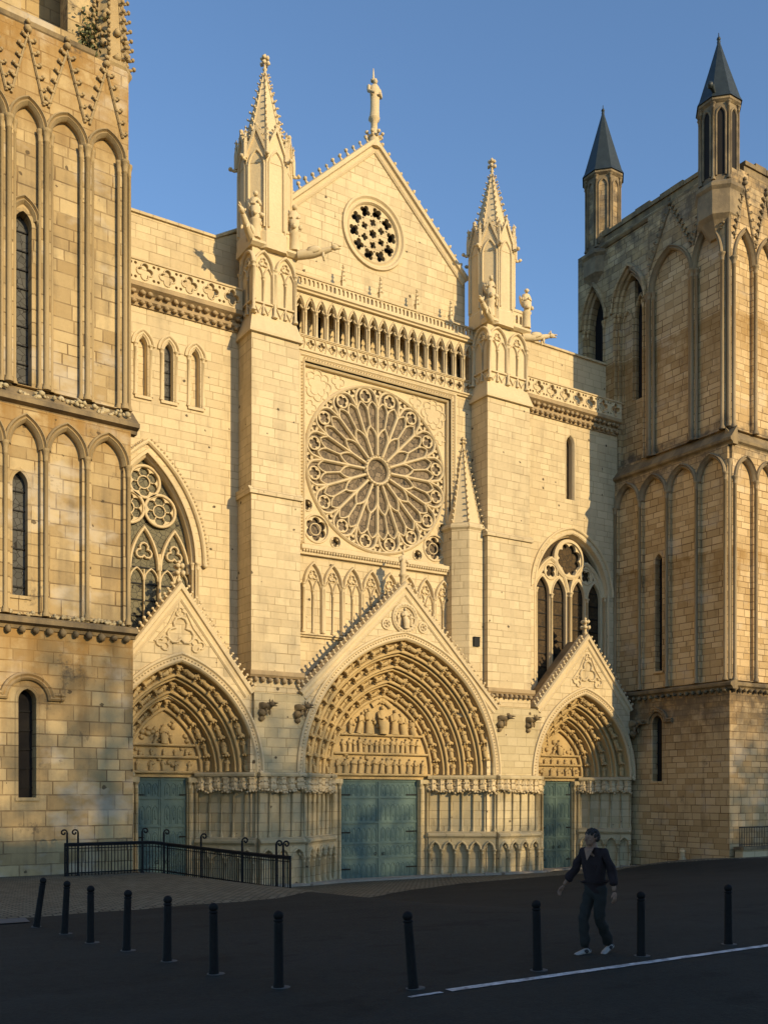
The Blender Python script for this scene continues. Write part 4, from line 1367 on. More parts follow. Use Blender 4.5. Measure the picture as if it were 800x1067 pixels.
blind_row(b, FL, us3, 15.0, 23.2, .78, -.35, .085, 26.3)
for u in us3:
    for d in (-.19, .19): column(b, FL, u + d, -.22, 15.0, 23.22, .055, .38, .2)
blind_row(b, F3, [-3.42 - .48, -3.42 + .48], 14.95, 20.3, .62, -.0, .06)
b.build('wall_arcade', ['tower_trim', 'tower'], lt)
b = MB()
gablets(b, FL, us3, 24.0, 2.0, -.19, .17)
b.build('gablet', 'tower_trim', lt)
b = MB()
sweep(b, FL, [(-TW, 26.3), (-1.15, 26.3)], [(0, -.6), (0, -.3), (.08, -.2), (.2, -.16), (.26, -.3), (.26, -.9)])
b.build('cornice', 'weather', lt)
b = MB()                                     # belfry stage above, set back
op = arch(-2.6, .75, 33, .9, 6, 27.2)
plate(b, FL, [(-TW, 26.4), (-.9, 26.4), (-.9, 36), (-TW, 36)], [op, arch(-5.2, .75, 33, .9, 6, 27.2)], -.8, -1.5)
box(b, FL, -TW, -.9, 26.4, 36, -TW, -2.6)
box(b, FL, -1.3, -.92, 26.4, 36, -2.6, -1.5)
b.build('belfry', 'tower', lt)
b = MB()
c = FL.p(-.42, 0, -.85)
ro = LA + pi / 8
lathe(b, c.x, c.y, [(.6, 26.2), (.66, 26.3), (.74, 26.42), (.74, 26.52), (.6, 26.62)], 8, ro, False)
spire(b, c.x, c.y, 26.55, 33.5, .62, 8, ro, 22, .2)
for i in range(26):
    t = random.uniform(0, 2 * pi); z = 26.6 + random.uniform(0, 1.6)
    blob(b, (c.x + .58 * cos(t), c.y + .58 * sin(t), z), random.uniform(.07, .14), jit=.3)
b.build('pinnacle', 'tower_trim', lt)

b = MB(); rr = random.Random(3)
t = empty('wall_plant', FL.p(-1.15, 26.6, -.75), 'green tuft of weeds growing at the top of the left tower beside its pinnacle', 'plant')
for i in range(420):
    p = Vector((rr.gauss(0, .22), rr.gauss(0, .2), abs(rr.gauss(0, .75))))
    d = Vector((rr.gauss(0, 1), rr.gauss(0, 1), rr.gauss(0, 1))).normalized(); e = d.orthogonal().normalized(); g = d.cross(e); sz = rr.uniform(.05, .11)
    b.add([p - e * sz, p - g * sz * .5, p + e * sz, p + g * sz * .5], [(0, 1, 2, 3)])
q = NT('weed_leaf')
q.set(q.mix(q.noise(q.pos(), 3, 3), (0.05, 0.06, 0.018), (0.11, 0.115, 0.035)), 0.7)
M['weed'] = q.m
b.build('foliage', 'weed', t)
b = MB()
for i in range(6): tube(b, [(0, 0, -.1), (rr.gauss(0, .12), rr.gauss(0, .1), .5), (rr.gauss(0, .25), rr.gauss(0, .2), 1.2)], [.02, .014, .006], 4)
b.build('stem', 'weed', t)

# ---- right tower: a long blackened side towards the portals, a sunlit front
RXF = 15.82
FRS = Fr((RXF, 0, 0), (0, -1))               # side: u = -Y, faces the portals
FRF = Fr((RXF, -7.63, 0), (1, 0))            # front
RD_ = 7.63; BK = -3.25                        # u range of the side
FW = 10.6
b = MB()
so1 = arch(2.97, .33, 6.0, .45, 8, 2.9)
E_ = .004
plate(b, FRS, [(BK, -2.5), (RD_ - E_, -2.5), (RD_ - E_, 7.7), (BK, 7.7)], [so1], 0, -.5)
so2 = arch(3.07, .25, 14.7, .4, 8, 8.8)
plate(b, FRS, [(BK, 7.7), (RD_ - .05 - E_, 7.7), (RD_ - .05 - E_, 19.9), (BK, 19.9)], [so2], -.05, -.5)
uB = (.72, .72); 
bo = arch(.75, 1.12, 29.4, 2.1, 10, 20.6)
ao = arch(-1.95, .85, 29.4, 2.1, 10, 20.6)
plate(b, FRS, [(BK, 19.9), (RD_ - .2 - E_, 19.9), (RD_ - .2 - E_, 33.8), (BK, 33.8)], [bo, ao], -.2, -.9)
plate(b, FRF, [(E_, -2.5), (FW, -2.5), (FW, 7.7), (E_, 7.7)], [], 0, -.5)
plate(b, FRF, [(.05 + E_, 7.7), (FW, 7.7), (FW, 19.9), (.05 + E_, 19.9)], [], -.05, -.5)
plate(b, FRF, [(.2 + E_, 19.9), (FW, 19.9), (FW, 33.8), (.2 + E_, 33.8)], [], -.2, -.6)
box(b, FRF, 1.6, FW, -2.5, 33.8, -RD_ + BK + .02, -.62)
box(b, FRF, .52, 1.6, -2.5, 19.8, -RD_ + BK + .02, -.52)
box(b, FRF, .91, 1.6, 19.8, 33.8, -5.6, -.61)
rt = b.build('tower', 'tower_r', cath, 'blackened right tower with two slate-coned corner turrets')
slit(FRS, 2.97, .33, 2.9, 6.0, .45, .4, rt, 'tower_r', 'void', (.55, .62))
slit(FRS, 3.07, .25, 8.8, 14.7, .4, .4, rt, 'tower_r', 'void')
for c in (.75, -1.95):                        # belfry openings: moulded, half walled up
    b = MB()
    hw = 1.12 if c > 0 else .85
    for k in range(2):
        o = hw - .02 - .16 * k
        sweep(b, FRS, arch(c, o, 29.4, 2.1 - .2 * k, 10, 20.7), [(-.1, -.9), (-.1, -.25 - .18 * k), (-.02, -.16 - .18 * k), (.04, -.22 - .18 * k), (.04, -.9)])
        for s in (-1, 1): column(b, FRS, c + s * (o - .02), -.2 - .18 * k, 20.6, 29.3, .08, .4, .3)
    sweep(b, FRS, arch(c, hw + .05, 29.4, 2.2, 10), [(0, -.22), (0, -.05), (.1, -.02), (.18, -.1), (.2, -.22)])
    if c > 0:
        box(b, FRS, c - .85, c + .06, 20.7, 30.9, -.88, -.6)
        sweep(b, FRS, arch(c - .4, .36, 28.6, .8, 6, 24.2), bar(.06, -.64, -.5))
        sweep(b, FRS, arch(c + .45, .38, 29.0, 1.0, 6, 24.2), bar(.06, -.86, -.6))
    box(b, FRS, c + .05, c + .86, 20.7, 24.2, -.885, -.62)
    b.cur = 1
    plate(b, FRS, arch(c, hw - .3, 29.4, 1.8, 8, 20.7), [], -.87, -.95, rim=False)
    b.build('belfry_window', ['tower_r', 'void'], rt)
# corbelled and weathered ledges
b = MB()
for v, hh in ((7.45, .5), (19.6, .95)):
    prof = [(0, -.3), (0, .08), (.1, .12), (.18, .26), (.3, .28), (.36, .2), (hh, -.25)]
    for f, u0, u1, dz in ((FRS, -.2, RD_ + .28, 0), (FRF, 0, FW, -.003)):
        b = MB()
        sweep(b, f, [(u0, v + dz), (u1, v + dz)], prof)
        if v < 10: corbels(b, f, 0, u1 - .25, 7.42, .02, .4, .2)
        b.build('string_course', 'weather', rt)
b = MB()
blind_row(b, FRS, [0.06, 1.85, 3.75, 5.7, 7.5], 7.9, 18.2, 1.15, -.05, .085, 19.62)
blind_row(b, FRF, [.2, 1.85, 3.45, 5.05, 6.65, 8.25, 9.85], 7.9, 18.0, 1.1, -.05, .085, 19.62)
usd = [2.42, 5.3, 7.2]
blind_row(b, FRS, usd, 20.5, 29.3, 1.9, -.2, .1, 33.5)
for d in (-.22, .22):
    for u in (2.42, 5.3): column(b, FRS, u + d, -.08, 20.5, 29.3, .08, .4, .3)
usf = [.3, 2.0, 3.7, 5.4, 7.1, 8.8, 10.4]
blind_row(b, FRF, usf, 20.5, 29.0, 1.6, -.2, .1, 33.5)
for (z0, z1, q_) in ((7.95, 18.9, .03), (20.6, 33.0, .16)):
    for du, dv in ((0, 0), (.24, -.06), (-.06, .24)): lathe(b, RXF + q_ + max(0, du) , -RD_ + q_ + max(0, dv), [(.15, z0), (.11, z0 + .3), (.11, z1 - .4), (.17, z1 - .1), (.17, z1)], 8)
b.build('wall_arcade', ['trim_r', 'tower_r'], rt)
b = MB()
gablets(b, FRS, [2.35, 5.3, 7.2], 30.6, 2.7, -.04, .2)
gablets(b, FRF, usf, 30.0, 2.8, -.04, .2)
b.build('gablet', 'trim_r', rt)
b = MB()
for f, u0, u1 in ((FRS, -2.6, 6.3), (FRF, 1.5, FW)):
    sweep(b, f, [(u0, 33.4), (u1, 33.4)], [(0, -.7), (0, -.12), (.12, -.02), (.22, -.02), (.24, -.3), (.8, -.3), (.8, -.8), (.2, -.8)])
    u = u0
    while u < u1 - .2:
        L_ = random.uniform(.5, 1.1)
        box(b, f, u, min(u + L_ - .02, u1), 34.19, 34.38 + random.choice((.02, .06, .1, .1, .16)), -.82, -.2 + random.uniform(-.02, .02)); u += L_
b.build('parapet', 'weather', rt)
def turret(cx, cy, r, z0, zm, z1, ztip, slots, name='corner_turret'):
    b = MB()
    lathe(b, cx, cy, [(r * .45, z0 - .9), (r * .95, z0 - .2), (r * 1.16, z0), (r * 1.16, zm - .3), (r * 1.3, zm - .15), (r * 1.3, zm), (r, zm + .25), (r, z1)], 8, pi / 8, False)
    lathe(b, cx, cy, [(r + .02, z1 - .1), (r * 1.16, z1), (r * 1.16, z1 + .14)], 8, pi / 8, False)
    b.cur = 0
    for i in range(8):
        t = i * pi / 4 + pi / 4
        ap = r * cos(pi / 8); hw = r * sin(pi / 8)
        f = Fr((cx + ap * cos(t), cy + ap * sin(t), 0), (-sin(t), cos(t)))
        sweep(b, f, arch(0, hw * .62, z1 - .75, .4, 6, zm + .45), bar(.05, -.02, .09))
        column(b, f, -hw, .02, zm + .25, z1 - .1, .07, .25, .2, 6)
        if slots:
            b.cur = 1
            plate(b, f, arch(0, hw * .5, z1 - .75, .35, 6, zm + .5), [], .012, 0, rim=False)
            b.cur = 0
        else:
            b.cur = 2
            plate(b, f, arch(0, hw * .5, z1 - .75, .35, 6, zm + .5), [], .012, 0, rim=False)
            b.cur = 0
    o = b.build(name, ['trim_r', 'void', 'tower_r'], rt)
    b = MB()
    lathe(b, cx, cy, [(r * 1.24, z1 + .12), (r * 1.12, z1 + .35), (r * .55, z1 + (ztip - z1) * .55), (.07, ztip - .2)], 8, pi / 8, False)
    lathe(b, cx, cy, [(.06, ztip - .3), (.1, ztip - .15), (.03, ztip), (.02, ztip + .3)], 6)
    blob(b, (cx, cy, ztip), .11)
    b.build('cone_roof', 'slate', rt)
    return o
turret(16.24, -6.64, .95, 31.2, 32.7, 36.9, 40.6, True)
turret(16.75, 1.95, 1.02, 32.2, 33.4, 37.9, 42.1, False)
b = MB()                                     # horn-shaped loudspeaker / gargoyle stub on the front turret
c = Vector((15.3, -7.1, 37.3))
tube(b, [c + Vector((.4, .1, -.1)), c, c + Vector((-.35, -.1, .15))], [.05, .09, .17], 8)
blob(b, c + Vector((-.42, -.1, .1)), .17, jit=.2)
b.build('gargoyle', 'slate', rt)

# ================================================================== GROUND
def sp_(t, k):
    t /= k
    return k * (t if t > 30 else math.log(1 + math.exp(t)))
def ss(t):
    t = max(0, min(1, t)); return t * t * (3 - 2 * t)
def gz(x, y):
    """the square falls gently from the street towards the doors"""
    yy = max(-70, min(3, y))
    t = sp_(yy + 28.5, 1.5)
    z = .13 - .006 * (yy + 40) - .0635 * t
    z += .0485 * t * ss((-10.5 - x) / 4) * ss((-2 - y) / 6)
    z += .40 * ss((x - 8) / 7) * ss((-1.5 - y) / 5) * ss((y + 28) / 16)
    return z
def axis(lo, hi, st, far):
    a = [lo + st * i for i in range(int((hi - lo) / st) + 1)]
    d = st; x = a[-1]; r = []
    while x < far: d *= 1.5; x += d; r.append(x)
    d = st; x = a[0]; l = []
    while x > -far: d *= 1.5; x -= d; l.append(x)
    return l[::-1] + a + r
xs = axis(-32, 34, .5, 1800); ys = axis(-44, 4, .5, 1800)
b = MB()
b.add([(x, y, gz(x, y)) for y in ys for x in xs],
      [(j * len(xs) + i, j * len(xs) + i + 1, (j + 1) * len(xs) + i + 1, (j + 1) * len(xs) + i) for j in range(len(ys) - 1) for i in range(len(xs) - 1)], True)
tag(b.build('ground', 'asphalt'), kind='structure')
edge = [(-34, -21.3), (-21.5, -21.0), (-15.5, -20.3), (-11, -16), (-6.5, -11.8), (-1.4, -8.5), (6.3, -6.0), (12, -5.6), (15.5, -9.5), (34, -11.5)]
def ey(x):
    for (a, c), (d, e) in zip(edge[:-1], edge[1:]):
        if a <= x <= d: return c + (e - c) * (x - a) / (d - a) + .06 * sin(x * 3.1)
xs2 = [-33.9 + .4 * i for i in range(169)]
b = MB(); nY = 44
vs = []
for x in xs2:
    y0 = ey(x)
    for j in range(nY + 1):
        y = y0 + (1.2 - y0) * j / nY
        vs.append((x, y, gz(x, y) + (.03 if j else -.02)))
b.add(vs, [(i * (nY + 1) + j, (i + 1) * (nY + 1) + j, (i + 1) * (nY + 1) + j + 1, i * (nY + 1) + j + 1) for i in range(len(xs2) - 1) for j in range(nY)], True)
tag(b.build('parvis', 'cobble'), kind='structure')
# stone kerb at the foot of the front
b = MB()
def kerb_run(pts, h, wd):
    for (x0, y0), (x1, y1) in zip(pts[:-1], pts[1:]):
        L = math.hypot(x1 - x0, y1 - y0); n = max(1, round(L / .9))
        f = Fr((x0, y0, 0), (x1 - x0, y1 - y0))
        for i in range(n):
            u0, u1 = L * i / n + .006, L * (i + 1) / n - .006
            p = f.p((u0 + u1) / 2, 0, 0)
            z = gz(p.x, p.y) + random.uniform(-.008, .008)
            box(b, f, u0, u1, z - .3, z + h, -.5, wd)
kerb_run([(-7.4, -1.9), (-4.9, -1.9), (-2.2, -.2), (3.1, -.2), (5.9, -1.9), (8.6, -1.9), (10.6, -.2), (13.2, -.2), (15.6, -1.9)], .14, .32)
tag(b.build('kerb', 'kerb'), kind='structure')
# painted line on the road
b = MB()
def strip(x0, y0, x1, y1, wd, n):
    d = Vector((x1 - x0, y1 - y0)).normalized(); nx, ny = -d.y * wd / 2, d.x * wd / 2
    vs = []
    for i in range(n + 1):
        x = x0 + (x1 - x0) * i / n; y = y0 + (y1 - y0) * i / n
        for s in (-1, 1):
            j = random.uniform(-.006, .006)
            vs.append((x + s * nx + j, y + s * ny + j, gz(x + s * nx, y + s * ny) + .008))
    b.add(vs, [(2 * i, 2 * i + 2, 2 * i + 3, 2 * i + 1) for i in range(n)])
strip(-19.1, -31.32, -8.0, -31.0, .13, 60)
strip(-19.66, -31.39, -19.22, -31.36, .07, 6)
tag(b.build('road_line', 'paint'), kind='structure')
# a paler slab let into the asphalt at the edge of the setts
b = MB()
for (x0, x1, y0, y1) in ((-22.6, -21.2, -21.7, -20.9),):
    vs = [(x, y, gz(x, y) + .02) for x, y in ((x0, y0), (x1, y0), (x1 + .1, y1), (x0, y1))]
    b.add(vs, [(0, 1, 2, 3)])
tag(b.build('paving_slab', 'footing'), kind='structure')

# ================================================================== BOLLARDS
def make_bollard(loc):
    t = empty('bollard', loc)
    b = MB()
    lathe(b, 0, 0, [(.062, -.1), (.062, .04), (.056, .06), (.05, .62), (.052, .70), (.044, .73)], 14, 0)
    o = b.build('post', 'bollard', t)
    b = MB()
    lathe(b, 0, 0, [(.044, .725), (.056, .735), (.056, .75), (.034, .765)] + [(.058 * sin(a), .80 - .056 * cos(a)) for a in [.55 + i * (pi - .6) / 7 for i in range(8)]], 14)
    b.build('ball_finial', 'bollard', t)
    b = MB()
    lathe(b, .03, .01, [(.115, -.12), (.11, .006), (.05, .009)], 9, .2, False)
    b.build('footing', 'footing', t)
    return t
def copy_tree(o, parent=None):
    c = o.copy(); COL.objects.link(c)
    if parent is not None: c.parent = parent
    for ch in list(o.children): copy_tree(ch, c)
    return c
spots = [(-21.28, -22.47, 8.5, 'black bollard leaning furthest to the right, nearest the left tower'),
         (-21.16, -23.78, 3.0, 'slightly tilted black bollard, second from the left tower end of its row'),
         (-21.15, -25.16, .3, 'upright black bollard in front of the left end of the iron railing'),
         (-20.99, -26.32, 1.6, 'slightly tilted black bollard in front of the left half of the iron railing'),
         (-20.88, -27.61, .6, 'black bollard in front of the bend of the iron railing'),
         (-20.78, -28.89, -.4, 'black bollard in front of the right half of the iron railing'),
         (-20.54, -30.12, -.2, 'black bollard at the corner where the two rows of bollards meet'),
         (-19.35, -31.01, -4.6, 'black bollard leaning to the left beside the start of the white line'),
         (-17.45, -30.89, -1.2, 'black bollard just left of the walking person'),
         (-15.58, -30.81, -.2, 'black bollard just right of the walking person'),
         (-13.76, -30.76, -.2, 'black bollard furthest right, above the white road line')]
proto = None
for x, y, tilt, lab in spots:
    z = gz(x, y)
    if proto is None: t = proto = make_bollard((x, y, z))
    else: t = copy_tree(proto)
    t.location = (x, y, z)
    t.rotation_euler = Matrix.Rotation(RD(tilt), 3, Vector((sin(YAW), cos(YAW), 0))).to_euler()
    tag(t, lab, 'bollard', 'bollards round the edge of the square')

# ================================================================== RAILINGS
def scroll_post(x, y, h, ang, parent, curl=1):
    """iron standard with a curled top"""
    b = MB(); z = gz(x, y) - .05
    tube(b, [(x, y, z), (x, y, z + h)], .032, 6)
    lathe(b, x, y, [(.06, z), (.06, z + .1), (.035, z + .14)], 8)
    d = Vector((cos(ang), sin(ang), 0))
    pts = []
    for i in range(15):
        a = pi - i * .48
        r = .105 * (1 - i / 19)
        pts.append(Vector((x, y, z + h)) + d * (curl * (.105 + r * cos(a))) + ZV * (r * sin(a)))
    tube(b, pts, .027, 5)
    for zz in (.35, .62): blob(b, (x, y, z + h * zz), .042)
    return b.build('post', 'iron', parent)
def railing(name, pts, h, posts, ph, dens, label):
    t = empty(name, (pts[0][0], pts[0][1], gz(*pts[0])), label, 'railing', None, True)
    for (x0, y0), (x1, y1) in zip(pts[:-1], pts[1:]):
        b = MB()
        L = math.hypot(x1 - x0, y1 - y0); n = int(L / dens)
        P = lambda f, z: (x0 + (x1 - x0) * f, y0 + (y1 - y0) * f, gz(x0 + (x1 - x0) * f, y0 + (y1 - y0) * f) + z)
        for z, r in ((h, .042), (h - .05, .03), (h - .14, .016), (.12, .024)):
            tube(b, [P(i / 12, z) for i in range(13)], r, 6)
        for i in range(n + 1):
            f = i / n
            tube(b, [P(f, .03), P(f, h)], .0145, 4)
        for f in (0, 1): tube(b, [P(f, -.05), P(f, h + .03)], .03, 6)
        b.build('rail_panel', 'iron', t)
    for (x, y, a, c) in posts: scroll_post(x, y, ph, a, t, c)
    return t
RA = (-17.15, -9.0); RB = (-13.75, -8.7); RC = (-12.32, -14.6)
def on(p, q, f): return (p[0] + (q[0] - p[0]) * f, p[1] + (q[1] - p[1]) * f)
aA = 0.1; aB = math.atan2(RC[1] - RB[1], RC[0] - RB[0])
psts = [(*on(RA, RB, .02), 0, -1), (*on(RA, RB, .12), 0, -1), (*on(RA, RB, .74), 0, 1), (*on(RA, RB, .96), 0, 1),
        (*on(RB, RC, .30), 0, 1), (*on(RB, RC, .64), 0, 1), (*on(RB, RC, .90), 0, 1), (*on(RB, RC, .95), 0, 1)]
railing('iron_railing', [RA, RB, RC], 1.02, psts, 1.42, .105, 'black iron railing with curled posts in front of the left door')
# railing on a low wall at the foot of the right tower
t = empty('iron_railing', (16.0, -8.15, gz(16, -8.15)), 'low iron railing on a stone plinth before the right tower', 'railing', None, True)
f = Fr((15.95, -8.2, 0), (1, 0))
b = MB(); box(b, f, 0, 12, -1.9, -.55, -.35, .12); b.build('plinth', 'low', t)
b = MB()
box(b, f, -.05, 12, -.55, -.40, -.40, .2); b.build('coping', 'weather', t)
b = MB()
for z in (-.30, .56): tube(b, [f.p(0, z, -.1), f.p(12, z, -.1)], .03 if z > 0 else .018, 6)
for i in range(93): tube(b, [f.p(.02 + i * .13, -.40, -.1), f.p(.02 + i * .13, .56, -.1)], .016, 4)
b.build('rail_panel', 'iron', t)
# short stone post by the right tower
t = empty('stone_post', (15.2, -5.2, gz(15.2, -5.2)), 'short weathered stone post at the foot of the right tower', 'stone post', None, False)
b = MB(); lathe(b, 0, 0, [(.2, -.2), (.2, .12), (.15, .18), (.15, .42), (.17, .46)], 8); b.build('shaft', 'low', t)
b = MB(); lathe(b, 0, 0, [(.18, .46), (.16, .55), (.08, .63), (.01, .65)], 8); b.build('cap', 'low', t)

# ================================================================== HOUSES ACROSS THE SQUARE (behind the camera; they shade it)
M['plaster'] = plain('cream_plaster', (0.50, 0.44, 0.34), 0.9, var=0.12, scale=.6)
M['shutter'] = plain('grey_shutter_paint', (0.32, 0.34, 0.33), 0.6, var=0.15)
def house(x0, x1, ridge, eave, front, label, gable_front=False, depth=11):
    t = empty('townhouse', ((x0 + x1) / 2, front, gz(0, front)), label, 'house', 'townhouses across the square', True)
    f = Fr((x1, front, 0), (-1, 0))        # faces the cathedral: w = +Y
    W = x1 - x0
    b = MB()
    n = max(2, round(W / 2.8)); st = W / n
    hs = []; fl = []
    z = 1.2
    while z + 2.2 < eave - .4:
        for i in range(n):
            c = st * (i + .5)
            fl.append((c, z)); hs.append([(c - .5, z), (c + .5, z), (c + .5, z + 1.8), (c - .5, z + 1.8)])
        z += 3.0
    top = [(W, eave), (W / 2, ridge), (0, eave)] if gable_front else [(W, eave), (0, eave)]
    plate(b, f, [(0, -.5), (W, -.5)] + top, hs, 0, -.3)
    box(b, f, 0, W, -.5, eave, -depth, -.5)
    wall = b.build('wall', 'plaster', t)
    b = MB()
    plate(b, f, [(.1, .5), (W - .1, .5), (W - .1, eave - .3), (.1, eave - .3)], [], -.32, -.4, rim=False)
    b.build('window_glass', 'glass_grey', t)
    b = MB()
    if gable_front:
        plate(b, f, [(-.3, eave - .2), (W / 2, ridge), (W + .3, eave - .2), (W + .3, eave), (W / 2, ridge + .25), (-.3, eave)], [], .3, -depth, back=True)
    else:
        v = [f.p(u, z, w_) for u in (-.1, W + .1) for (z, w_) in ((eave - .1, .35), (ridge, -depth / 2), (eave - .1, -depth - .3))]
        b.add(v, [(0, 1, 4, 3), (1, 2, 5, 4), (0, 3, 5, 2), (0, 2, 1), (3, 4, 5)])
    rf = b.build('roof', 'slate', t)
    b = MB()
    box(b, f, W * .8 - .35, W * .8 + .35, ridge - 1.5, ridge + .55, -depth / 2 - .4, -depth / 2 + .3)
    b.build('chimney', 'plaster', rf)
    return t
HY = -57.5
house(-20, -8.0, 15.6, 12.2, HY, 'wide cream townhouse furthest left across the square')
house(-8.0, 3.0, 16.6, 13.2, HY, 'cream townhouse with a taller slate roof across the square')
house(3.0, 13.2, 16.0, 12.6, HY, 'middle cream townhouse across the square')
house(13.2, 22.6, 16.4, 13.0, HY, 'cream townhouse right of the middle one across the square')
house(22.6, 31.8, 15.8, 12.4, HY, 'cream townhouse next to the gabled one across the square')
house(31.8, 39.0, 17.0, 13.2, HY, 'cream townhouse with its gable to the square', True)

# unseen trees added behind the houses so their crowns thin the sun on the portals
q = NT('tree_leaf')
n_ = q.noise(q.pos(), 0.8, 3)
q.set(q.mix(n_, (0.035, 0.06, 0.015), (0.09, 0.115, 0.03)), 0.7)
M['leaf'] = q.m
M['bark'] = plain('grey_bark', (0.10, 0.08, 0.06), 0.9, var=0.4, scale=3)
def tree(x, y, top, rad, base, dens):
    t = empty('tree', (x, y, gz(0, y)), 'unseen leafy tree added behind the townhouses to filter the low sun', 'tree', 'unseen trees added behind the townhouses', True)
    b = MB(); z0 = gz(0, y)
    tube(b, [(x, y, z0 - .3), (x + .1, y, base), (x - .2, y + .1, (base + top) / 2), (x, y, top - 2)], [.55, .42, .25, .06], 8)
    for i in range(9):
        a = i * 2.4; zz = base + (top - base) * (.05 + .08 * i)
        tube(b, [(x, y, zz), (x + rad * .35 * cos(a), y + rad * .35 * sin(a), zz + 1.6), (x + rad * .75 * cos(a), y + rad * .75 * sin(a), zz + 2.6)], [.17, .11, .04], 5)
    b.build('trunk', 'bark', t)
    b = MB(); rr = random.Random(int(x * 7 + top))
    cz, hz = (base + top) / 2, (top - base) / 2
    lobes = [(x, y, cz, rad * .85, hz)] + [(x + rad * .5 * cos(k * 2.1), y + rad * .5 * sin(k * 2.1), cz + hz * rr.uniform(-.6, .45), rad * .62, hz * .5) for k in range(7)]
    for lx, ly, lz, lr, lh in lobes:
        n = int(dens * 4.19 * lr * lr * lh * .62)
        for i in range(n):
            u = rr.uniform(-1, 1); a = rr.uniform(0, 6.283); r = rr.random() ** .36 * (1 + .1 * sin(a * 5))
            p = Vector((lx + lr * r * sqrt(1 - u * u) * cos(a), ly + lr * r * sqrt(1 - u * u) * sin(a), lz + lh * r * u))
            d = Vector((rr.gauss(0, 1), rr.gauss(0, 1), rr.gauss(0, 1))).normalized(); e = d.orthogonal().normalized(); g = d.cross(e)
            sz = rr.uniform(.12, .22)
            b.add([p - e * sz, p - g * sz * .55, p + e * sz, p + g * sz * .55], [(0, 1, 2, 3)])
    b.build('crown', 'leaf', t)
for x, y, top, rad, TD in ((-13, -77, 23.0, 6.0, 4), (-4.2, -76, 24.6, 5.0, 4), (3.4, -77, 29.2, 4.6, 5), (9.5, -76, 30.2, 5.0, 6.5), (15.4, -76, 30.4, 5.2, 7), (20.6, -77, 28.4, 4.4, 6.5),
                       (26.2, -76, 23.8, 4.2, 5.5), (32.2, -77, 27.4, 4.8, 6.5), (37.4, -76, 29.4, 3.6, 7), (43.0, -76, 27.0, 4.5, 6)):
    tree(x, y, top, rad, 11.0, TD)

# ================================================================== PERSON
M['skin'] = plain('skin', (0.22, 0.13, 0.085), 0.55, var=0.12)
M['hair'] = plain('dark_brown_hair', (0.018, 0.013, 0.010), 0.6, var=0.4, scale=30)
M['sweater'] = plain('plum_knit', (0.017, 0.010, 0.011), 0.95, var=0.4, scale=40)
M['trousers'] = plain('charcoal_trousers', (0.016, 0.017, 0.015), 0.9, var=0.3, scale=20)
M['shoe'] = plain('pale_canvas_shoe', (0.30, 0.29, 0.27), 0.7, var=0.15)
M['sole'] = plain('dark_shoe_panel', (0.02, 0.02, 0.022), 0.7)
M['eye'] = plain('dark_eye', (0.02, 0.015, 0.012), 0.3)
M['lip'] = plain('lip', (0.24, 0.11, 0.09), 0.5, var=0.1)

def skinned(chains, root=0, sub=2):
    """chains: lists of (point, radius or (rx, ry)); equal points are shared joints -> (verts, faces)"""
    vs, es, rs, ix = [], [], [], {}
    for ch in chains:
        prev = None
        for p, r in ch:
            k = tuple(round(c, 4) for c in p)
            if k not in ix:
                ix[k] = len(vs); vs.append(p); rs.append(r if isinstance(r, tuple) else (r, r))
            if prev is not None and prev != ix[k]: es.append((prev, ix[k]))
            prev = ix[k]
    me = bpy.data.meshes.new('t'); me.from_pydata(vs, es, [])
    o = bpy.data.objects.new('t', me); COL.objects.link(o)
    o.modifiers.new('s', 'SKIN')
    if not me.skin_vertices:
        bpy.context.view_layer.objects.active = o
    sd = me.skin_vertices[0].data
    for i, r in enumerate(rs):
        sd[i].radius = r; sd[i].use_root = (i == root)
    o.modifiers['s'].use_smooth_shade = True
    m = o.modifiers.new('u', 'SUBSURF'); m.levels = sub; m.render_levels = sub
    dg = bpy.context.evaluated_depsgraph_get()
    ev = o.evaluated_get(dg).to_mesh()
    V = [tuple(v.co) for v in ev.vertices]; Fc = [tuple(p.vertices) for p in ev.polygons]
    bpy.data.objects.remove(o); bpy.data.meshes.remove(me)
    return V, Fc

def hand_chains(wr, d, palm_n, thumb_side, s=1.0):
    """five fingers rooted in the palm; d = wrist-to-finger direction"""
    wr, d, pn, ts = (Vector(x) for x in (wr, d, palm_n, thumb_side))
    d.normalize(); pn = (pn - d * pn.dot(d)).normalized(); ts = pn.cross(d) * (1 if pn.cross(d).dot(ts) > 0 else -1)
    out = []
    palm = wr + d * .045 * s
    lens = [.068, .076, .071, .056]
    for i, L in enumerate(lens):
        o = (1.5 - i) * .019 * s
        k0 = palm + ts * o * .8; k1 = wr + d * .088 * s + ts * o
        k2 = k1 + (d * .9 + pn * .35).normalized() * L * .5 * s
        k3 = k2 + (d * .65 + pn * .75).normalized() * L * .5 * s
        out.append([(tuple(k0), .010), (tuple(k1), .0095), (tuple(k2), .0085), (tuple(k3), .007)])
    t0 = wr + d * .025 * s + ts * .018; t1 = wr + d * .055 * s + ts * .042 + pn * .012; t2 = wr + d * .083 * s + ts * .046 + pn * .022
    out.append([(tuple(t0), .012), (tuple(t1), .0105), (tuple(t2), .008)])
    return palm, out

